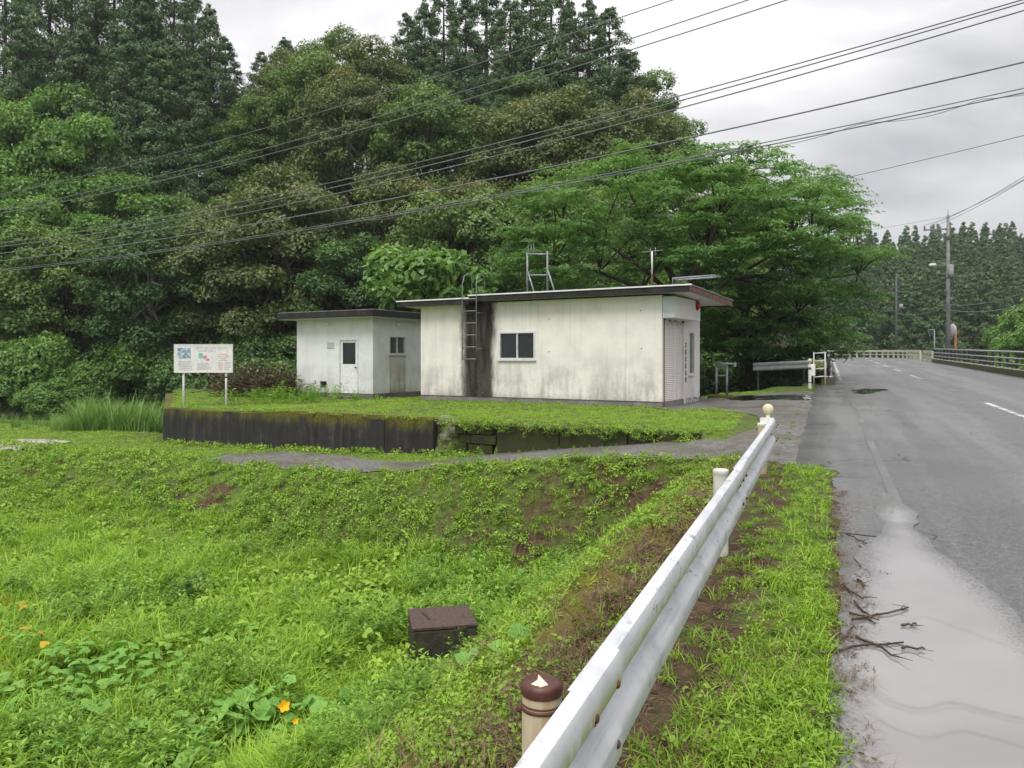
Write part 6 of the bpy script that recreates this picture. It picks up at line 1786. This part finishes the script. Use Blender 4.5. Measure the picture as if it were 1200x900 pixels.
# lawn: the raised yard, the shelf along the driveway and the far field
rng = np.random.default_rng(500)
x, y = candidates(90000, 9.0, 34, 501); p, q, a, s = frames(x, y)
zone_l = ((q > 14.06) & (pad_left(x, y) > 0.05) & (q < 27)) | ((q > 11.0) & (q <= 13.9)) | ((q > 13.9) & (pad_left(x, y) < -0.3) & (q < 16.6))
wallp = (q > 14.06) & (q < 14.4) & (p < -4.3) & (pad_left(x, y) > 0.05)
sm = soil_mask(x, y)
keep = zone_l & ~blocked(x, y) & (rng.random(len(x)) > sm * 1.2) & ~((a > -1.7) & (s > 10.9) & (s < 32)) & (a < -0.4) & (rng.random(len(x)) < 0.10 + 1.15 * fbm(x * 0.9, y * 0.9, 61, 3))
P = make(x, y, keep); onw = wallp[keep]
P[onw, 2] = np.maximum(P[onw, 2], -0.02)
dd = P[:, 1]
scatter("lawn_grass", K_LAWN, P, (0.32 + dd * 0.017) * rng.uniform(0.6, 1.3, len(P)), "short bright yellow-green lawn round the buildings and along the driveway", "grass", 502)
# lower field
def clear_f(x, y):
    """tall plants keep away from the drain box and the vine patch"""
    c1 = np.hypot((x + 1.25) / 0.9, (y - 7.75) / 1.1); v = at_px(110, 815)
    c2 = np.hypot(x - v[0], y - v[1]) / 1.0
    w_ = at_px(300, 885); c3 = np.hypot(x - w_[0], y - w_[1]) / 0.75
    return sst(0.7, 1.2, c1) * sst(0.6, 1.1, c2) * (0.25 + 0.75 * sst(0.6, 1.1, c3))
x, y = candidates(70000, 5.2, 26, 511, margin=1.0); p, q, a, s = frames(x, y)
zf = tz(x, y, False)
fld = (zf < -1.72) & (q < 10.6) & (a < -3.0)
near = sst(13.0, 8.6, y)
n1 = fbm(x * 0.6, y * 0.6, 62, 3); n2 = fbm(x * 1.1, y * 1.1, 63, 3)
turf = fld & ~blocked(x, y) & (rng.random(len(x)) > 0.9 * near) & (rng.random(len(x)) > soil_mask(x, y))
P = make(x, y, turf); scatter("field_turf", K_LAWN, P, (0.45 + P[:, 1] * 0.035) * rng.uniform(0.7, 1.4, len(P)), "short bright turf on the far part of the low field", "grass", 516)
keep = fld & ~blocked(x, y) & (rng.random(len(x)) < 0.12 + 0.45 * near) & (rng.random(len(x)) > 0.3 * near) & (rng.random(len(x)) > 0.8 * sm[:len(x)] if False else True) & (rng.random(len(x)) > soil_mask(x, y))
P = make(x, y, keep); scatter("field_grass", K_VERGE, P, (0.8 + P[:, 1] * 0.045) * rng.uniform(0.6, 1.3, len(P)), "lush bright green grass covering the low field", "grass", 512)
keep = fld & ~blocked(x, y) & (rng.random(len(x)) < 0.17 * (0.15 + near + 0.9 * sst(8.6, 6.4, y)) * (0.3 + 1.6 * sst(0.40, 0.65, n1)) * clear_f(x, y))
P = make(x, y, keep); scatter("tall_grass", K_TALL, P, rng.uniform(0.55, 1.15, len(P)), "long arching grass clumps in the near field", "grass", 513)
keep = fld & ~blocked(x, y) & (rng.random(len(x)) < 0.20 * (0.08 + near) * (0.15 + 1.6 * sst(0.42, 0.62, n2)) * clear_f(x, y))
P = make(x, y, keep, 0.02); scatter("field_weeds", K_BROAD, P, rng.uniform(0.6, 1.3, len(P)), "broad-leaved weeds among the grass of the near field", "weeds", 514)
keep = fld & ~blocked(x, y) & (rng.random(len(x)) < 0.07 * (0.10 + near) * (0.1 + 1.8 * sst(0.42, 0.60, 1 - n2)) * clear_f(x, y))
P = make(x, y, keep); scatter("field_herbs", K_HERB, P, rng.uniform(0.6, 1.25, len(P)), "upright narrow-leaved herbs in the near field", "weeds", 515)
# bank below the driveway and beside the road
x, y = candidates(110000, 2.0, 24, 521, margin=1.0); p, q, a, s = frames(x, y)
zf = tz(x, y, False)
bank = ((q > 8.6) & (q < 11.9) & (a < -0.9)) | ((a > -5.0) & (a < -1.0) & (q < 11.9))
sm = soil_mask(x, y); clump = fbm(x * 1.7, y * 1.7, 64, 3)
mossz = 0.93 * sst(-3.3, -2.0, a) * (q < 10.5) * (0.75 + 0.25 * sst(0.5, 0.4, clump))
keep = bank & ~blocked(x, y) & (rng.random(len(x)) < 0.85 * sst(0.30, 0.54, clump)) & (rng.random(len(x)) > 1.05 * sm) & (rng.random(len(x)) > mossz)
P = make(x, y, keep, 0.0); scatter("bank_weeds", K_CLOVER, P, (0.45 + 0.036 * P[:, 1]) * rng.uniform(0.6, 1.3, len(P)), "small-leaved creeping weeds covering the bank", "weeds", 522, 0.35)
keep = bank & ~blocked(x, y) & (rng.random(len(x)) < 0.40 * sst(0.36, 0.60, 1 - clump)) & (rng.random(len(x)) > 1.15 * sm) & (rng.random(len(x)) > mossz)
P = make(x, y, keep); scatter("bank_grass", K_VERGE, P, (0.65 + 0.035 * P[:, 1]) * rng.uniform(0.6, 1.3, len(P)), "grass tufts growing on the bank", "grass", 523, 0.3)
keep = bank & ~blocked(x, y) & (rng.random(len(x)) < 0.03 + 0.50 * sst(0.35, 0.7, sm))
P = make(x, y, keep, 0.005); scatter("bank_litter", K_DEAD, P, (0.5 + 0.05 * P[:, 1]) * rng.uniform(0.5, 1.2, len(P)), "brown dead leaves and straw on the bare patches of the bank", "litter", 524, 0.3)
keep = bank & ~blocked(x, y) & (rng.random(len(x)) < 0.05 * sst(0.5, 0.62, clump)) & (y > 5) & (a < -2.6) & (np.hypot(x + 0.9, y - 8.4) > 0.95)
P = make(x, y, keep); scatter("bank_herbs", K_HERB, P, rng.uniform(0.5, 1.0, len(P)), "taller herbs scattered over the bank", "weeds", 525)
# verge between guard rail and road
x, y = candidates(34000, 1.5, 11.5, 531, margin=2.0); p, q, a, s = frames(x, y)
vg = (a > -1.3) & (a < 0.04) & (s < 10.9)
dn = sst(-0.80, -0.12, a) * (0.35 + 0.65 * sst(0.36, 0.58, fbm(x * 2.2, y * 2.2, 65, 3))) + 0.07 + 0.35 * sst(9.5, 10.3, s)
keep = vg & ~((a > 0.03)) & (drv_f(x, y) < 0.05) & (rng.random(len(x)) < 0.75 * dn)
P = make(x, y, keep); scatter("verge_grass", K_VERGE, P, rng.uniform(0.35, 0.85, len(P)), "grass tufts on the verge between guard rail and puddle", "grass", 532, 0.25)
keep = vg & (drv_f(x, y) < 0.05) & (rng.random(len(x)) < 0.30 * dn)
P = make(x, y, keep); scatter("verge_weeds", K_CLOVER, P, rng.uniform(0.3, 0.65, len(P)), "small weeds among the verge grass", "weeds", 533, 0.3)
keep = vg & (drv_f(x, y) < 0.05) & (rng.random(len(x)) < 0.18 * (1.15 - dn))
P = make(x, y, keep, 0.004); scatter("verge_litter", K_DEAD, P, rng.uniform(0.3, 0.75, len(P)), "brown leaf litter under the guard rail", "litter", 534, 0.25)
# weeds along the foot and top of the retaining wall, building feet
rng = np.random.default_rng(540); Pw = []
for k in range(260):
    p_ = rng.uniform(-20, -4.3); q_ = rng.choice([rng.normal(13.85, 0.12), rng.normal(14.12, 0.06)]); X_ = B(p_, q_); zz = float(tz(X_[0], X_[1])) if q_ < 13.98 else -0.05
    if q_ < 13.98 and drv_f(np.array(X_[0]), np.array(X_[1])) > 0.1: continue
    Pw.append((X_[0], X_[1], zz))
for k in range(60):
    p_ = rng.uniform(-22.2, -7.3); q_ = rng.normal(20.0 if p_ > -15.5 else 20.9, 0.12); X_ = B(p_, q_); Pw.append((X_[0], X_[1], float(tz(X_[0], X_[1]))))
Pw = np.array(Pw); scatter("wall_foot_weeds", K_CLOVER, Pw, rng.uniform(0.7, 1.7, len(Pw)) * np.where(Pw[:, 2] > -0.06, 0.55, 1.0), "weeds growing along the wall and the building feet", "weeds", 541)
Ph = np.array([B(rng.normal(-19.5, 1.3), rng.normal(18.5, 1.6)) for k in range(40)]); Ph[:, 2] = tz(Ph[:, 0], Ph[:, 1])
scatter("yard_herbs", K_HERB, Ph, rng.uniform(0.8, 1.6, len(Ph)), "knee-high herbs on the lawn between the board and the shed", "weeds", 542)
Pm = []
for k in range(190):
    p_ = rng.uniform(-10.0, -4.4); X_ = B(p_, 14.0 + rng.normal() * 0.03 - 0.02); Pm.append((X_[0], X_[1], -0.04 - 0.22 * rng.random() ** 2))
Pm = np.array(Pm); scatter("wall_face_weeds", K_CLOVER, Pm, rng.uniform(0.35, 0.95, len(Pm)), "small weeds hanging over the old mossy block wall", "weeds", 543, 0.5)
# reeds left of the wall
rng = np.random.default_rng(550); Pr = []
while len(Pr) < 420:
    y_ = rng.uniform(26.5, 38); px = rng.uniform(62, 214) if rng.random() < 0.95 else rng.uniform(-40, 70)
    x_ = (px - 600) / 900 * y_
    if pad_left(np.array(x_), np.array(y_)) > -0.4 or float(hill_d(np.array(x_), np.array(y_))) > -4: continue
    Pr.append((x_, y_, float(tz(x_, y_))))
Pr = np.array(Pr); sc_ = rng.uniform(0.6, 1.1, len(Pr)) * np.where((Pr[:, 0] / Pr[:, 1] * 900 + 600) < 90, 0.5, 1.0)
scatter("reed_bed", K_REED, Pr, sc_, "tall reed-like grass between the river and the black wall", "reeds", 551, 0.1)

# pale broken concrete slab in the grass on the far left
SL = [at_px(*p_)[:2] for p_ in ((-30, 519), (20, 517), (60, 516.5), (84, 519), (70, 523), (30, 528), (-30, 533))]
slab = clip_sheet("concrete_slab", -18, -10, 18, 28, 0.12, lambda x, y: poly_sdf(x, y, SL) + 0.5 * (fbm(x * 1.6, y * 1.6, 81, 3) - 0.5), lambda x, y: tz(x, y) + 0.05, simple("pale_broken_slab", (0.22, 0.20, 0.18), (0.42, 0.39, 0.36), 3, 0.8))
set_props(slab, "pale broken concrete slab lying in the grass near the water", "slab")

# ------------------------------------------------------------------ plants with large leaves
def leaf_outline(kind):
    if kind == "squash":
        pts = []
        for k in range(18):
            t_ = -math.pi / 2 + 2 * math.pi * (k + 0.5) / 18
            r_ = 1.0 + 0.13 * math.cos(5 * (t_ - math.pi / 2)) - 0.42 * math.exp(-((abs(t_ - 1.5 * math.pi) if t_ > math.pi else abs(t_ + math.pi / 2)) / 0.3) ** 2)
            pts.append((r_ * math.cos(t_), r_ * math.sin(t_), 0.22 * r_ * r_ - 0.05 * math.cos(5 * (t_ - math.pi / 2))))
        c = (0, -0.25, -0.02)
    else:
        pts = [(0, -0.55, 0.05), (0.42, -0.78, 0.0), (0.72, -0.45, -0.06), (0.62, 0.05, -0.06), (0.32, 0.55, -0.05), (0, 1.05, -0.22), (-0.32, 0.55, -0.05), (-0.62, 0.05, -0.06), (-0.72, -0.45, -0.06), (-0.42, -0.78, 0.0)]
        c = (0, -0.1, 0.10)
    n = len(pts); mid = []
    for k, (x_, y_, z_) in enumerate(pts):
        rib = 0.05 if k % 2 else -0.05
        mid.append((c[0] + 0.55 * (x_ - c[0]), c[1] + 0.55 * (y_ - c[1]), 0.45 * z_ + 0.4 * c[2] + rib))
    V = [c] + mid + pts
    return MB().add(V, [(0, 1 + k, 1 + (k + 1) % n) for k in range(n)] + [(1 + k, 1 + n + k, 1 + n + (k + 1) % n, 1 + (k + 1) % n) for k in range(n)], False).mesh(kind + "_leaf")
ME_SQ, ME_SW = leaf_outline("squash"), leaf_outline("sweet")
ME_SQ.materials.append(M_SQUASH); ME_SW.materials.append(M_VINE)
def leaf_plant(name, label, spots, me, size, hgt, seed, yellow=0.0, flower=None):
    """spots measured on the photograph; every leaf an object on its own stalk"""
    rng = np.random.default_rng(seed); base = at_px(*spots[0][:2]); root = empty(name, base, 0, label, "plant"); stk = MB()
    for (px, py, n, spr) in spots:
        c = at_px(px, py)
        for k in range(n):
            x_ = c[0] + rng.normal() * spr; y_ = c[1] + rng.normal() * spr; z_ = float(tz(x_, y_)); s_ = size * rng.uniform(0.65, 1.2); h_ = hgt * rng.uniform(0.55, 1.2)
            o_ = link_mesh("leaf", me, None, root, (x_ - base[0], y_ - base[1], z_ + h_ - base[2])); o_.scale = (s_, s_, s_)
            o_.rotation_euler = (rng.normal() * 0.22 + 0.32, rng.normal() * 0.30, rng.uniform(0, 6.28))
            if rng.random() < yellow: o_.material_slots[0].link = 'OBJECT'; o_.material_slots[0].material = M_YLEAF
            stk.tube([(x_ - base[0] + rng.normal() * 0.03, y_ - base[1] + 0.03, z_ - base[2] - 0.02), (x_ - base[0], y_ - base[1], z_ + h_ - base[2])], 0.006 * size / 0.1, 4, False)
    o_ = stk.build("stalks", M_WEED, root); o_["kind"] = "stuff"
    if flower:
        for (px, py, h_, r_) in flower:
            c = at_px(px, py + 14); f = MB()
            prof = []
            V = [(0, 0, 0)]; n = 15
            for k in range(n):
                t_ = 2 * math.pi * k / n; rr = r_ * (1.0 if k % 3 else 0.72); V.append((rr * math.cos(t_), rr * math.sin(t_), r_ * 0.75 + 0.25 * r_ * (k % 3 == 1)))
                V.append((r_ * 0.35 * math.cos(t_), r_ * 0.35 * math.sin(t_), r_ * 0.2))
            f.add(V, [(0, 2 + 2 * k, 2 + 2 * ((k + 1) % n)) for k in range(n)] + [(2 + 2 * k, 1 + 2 * k, 1 + 2 * ((k + 1) % n), 2 + 2 * ((k + 1) % n)) for k in range(n)], True)
            fo = f.build("flower", M_YELLOW, root, (c[0] - base[0], c[1] - base[1], c[2] + h_ - base[2])); fo.rotation_euler = (0.9, 0.1, 0.2)
    return root
leaf_plant("squash_plant", "squash plant with big lobed leaves and yellow flowers at the bottom of the picture", [(300, 885, 18, 0.30), (345, 895, 14, 0.25), (250, 905, 16, 0.3), (390, 885, 9, 0.2), (150, 900, 8, 0.35), (200, 880, 5, 0.3), (310, 870, 10, 0.25)], ME_SQ, 0.085, 0.34, 91, 0.06, [(333, 880, 0.46, 0.05), (346, 890, 0.40, 0.026)])
leaf_plant("squash_runner", "squash runner with big pale leaves climbing the bank beside the drain box", [(450, 850, 5, 0.14), (480, 825, 5, 0.14), (515, 802, 5, 0.12), (550, 785, 5, 0.10), (585, 772, 4, 0.08), (420, 872, 4, 0.14)], ME_SQ, 0.062, 0.08, 92)
leaf_plant("sweet_potato_patch", "dense patch of heart-shaped vine leaves in the low field", [(95, 800, 46, 0.30), (140, 815, 40, 0.28), (180, 800, 26, 0.25), (60, 840, 34, 0.28), (20, 850, 26, 0.3), (120, 850, 24, 0.3)], ME_SW, 0.072, 0.30, 93)
leaf_plant("creeping_vine", "smaller patch of vine leaves near the middle of the field", [(255, 790, 16, 0.25), (290, 770, 12, 0.25), (330, 800, 12, 0.3)], ME_SW, 0.062, 0.27, 94)
leaf_plant("yellow_leaved_plant", "cluster of yellow-orange leaves at the very edge of the field", [(2, 750, 10, 0.16), (10, 775, 8, 0.16), (30, 780, 4, 0.2), (-8, 735, 8, 0.15), (10, 800, 6, 0.15)], ME_SW, 0.07, 0.34, 95, 0.75)
# bushy weeds standing out of the field
for k, (px, py, n_, lab) in enumerate(((225, 715, 7, "dark bushy weed standing out of the grass in mid-field"), (452, 800, 6, "pale leafy weed bush in front of the drain box"), (552, 752, 4, "upright weeds growing against the drain box"), (25, 715, 3, "feathery grey-green shoot near the yellow leaves"))):
    c = at_px(px, py); V, F = [], []; o_ = 0
    rng = np.random.default_rng(600 + k); Vs, Fs = [], []
    for j in range(n_):
        v_, f_ = (upright(610 + 10 * k + j, 3, 0.42, 0.075, 0.34) if k != 1 else leafy(610 + j, 40, 0.38, 0.2, 0.06, 0.75))
        Vs.append(v_ + np.array([rng.normal() * 0.13, rng.normal() * 0.13, 0])); Fs.append(f_ + o_); o_ += len(v_)
    ob_ = link_mesh("field_weed_bush", np_mesh("field_weed_bush", np.concatenate(Vs), np.concatenate(Fs), False, None, (M_SHRUB, M_LUSH, M_HERB, M_SHRUB)[k]), None, None, c)
    if k in (0, 3): ob_.data.attributes.new("tint", 'FLOAT', 'POINT')
    set_props(ob_, lab, "weed")

# washed-up twigs at the puddle's edge
M_DRIFT = simple("wet_brown_twigs", (0.030, 0.018, 0.012), (0.10, 0.065, 0.042), 9, 0.6)
rng = np.random.default_rng(700)
TW = [((960, 776), (1056, 757)), ((1000, 735), (1064, 716)), ((985, 690), (1011, 709)), ((1000, 752), (1058, 778)), ((1003, 712), (1024, 738)), ((992, 632), (1014, 641)), ((968, 745), (1000, 758)), ((1058, 766), (1084, 764)), ((975, 768), (1002, 742)), ((1006, 686), (1013, 694)), ((996, 726), (1030, 733)), ((1060, 737), (1074, 735))]
for k, (A_, C_) in enumerate(TW):
    a0, c0 = px_ground(*A_), px_ground(*C_); m_ = MB(); n = 6; pts = []
    for i in range(n):
        t_ = i / (n - 1); x_, y_ = lerp(a0[0], c0[0], t_) + rng.normal() * 0.008, lerp(a0[1], c0[1], t_) + rng.normal() * 0.012
        pts.append((x_, y_, float(zpud(np.array(x_), np.array(y_))) + 0.006 + 0.01 * rng.random()))
    m_.tube(pts, [0.006 * (1 - 0.6 * i / n) + 0.0015 for i in range(n)], 5)
    for j in range(3):
        b_ = np.array(pts[rng.integers(1, n)]); m_.tube([b_, b_ + np.array([rng.normal() * 0.05, rng.normal() * 0.07, 0.008])], [0.003, 0.0012], 4)
    t_ = m_.build("driftwood_twig", M_DRIFT); set_props(t_, ordn[sorted(range(len(TW)), key=lambda i_: TW[i_][0][1]).index(k)] + " wet brown twig at the puddle edge, counted from the bridge end", "twig", "twigs at the puddle edge")
Pd = []
while len(Pd) < 420:
    s_ = rng.uniform(1.5, 9.0); a_ = abs(rng.normal()) * 0.10 + 0.02; x_, y_ = road_pt(s_, a_); Pd.append((x_, y_, float(zpud(np.array(x_), np.array(y_))) + 0.003))
scatter("gutter_litter", K_DEAD, np.array(Pd), rng.uniform(0.15, 0.42, len(Pd)), "dark rotting leaf litter along the gutter edge", "litter", 701, 0.15)

# ------------------------------------------------------------------ moist air
def haze_box(dens):
    m_ = MB(); m_.box(-470, 510, -170, 690, -5.0, 75.0)
    t = NT("moist_air"); v = t.n("ShaderNodeVolumePrincipled")
    v.inputs["Color"].default_value = (0.90, 0.93, 0.96, 1); v.inputs["Density"].default_value = dens; v.inputs["Anisotropy"].default_value = 0.2
    t.t.links.new(v.outputs[0], t.out.inputs["Volume"])
    o_ = m_.build("haze", t.m); set_props(o_, "thin moist air lying over the whole valley", "haze", None, "stuff")
haze_box(0.0003)
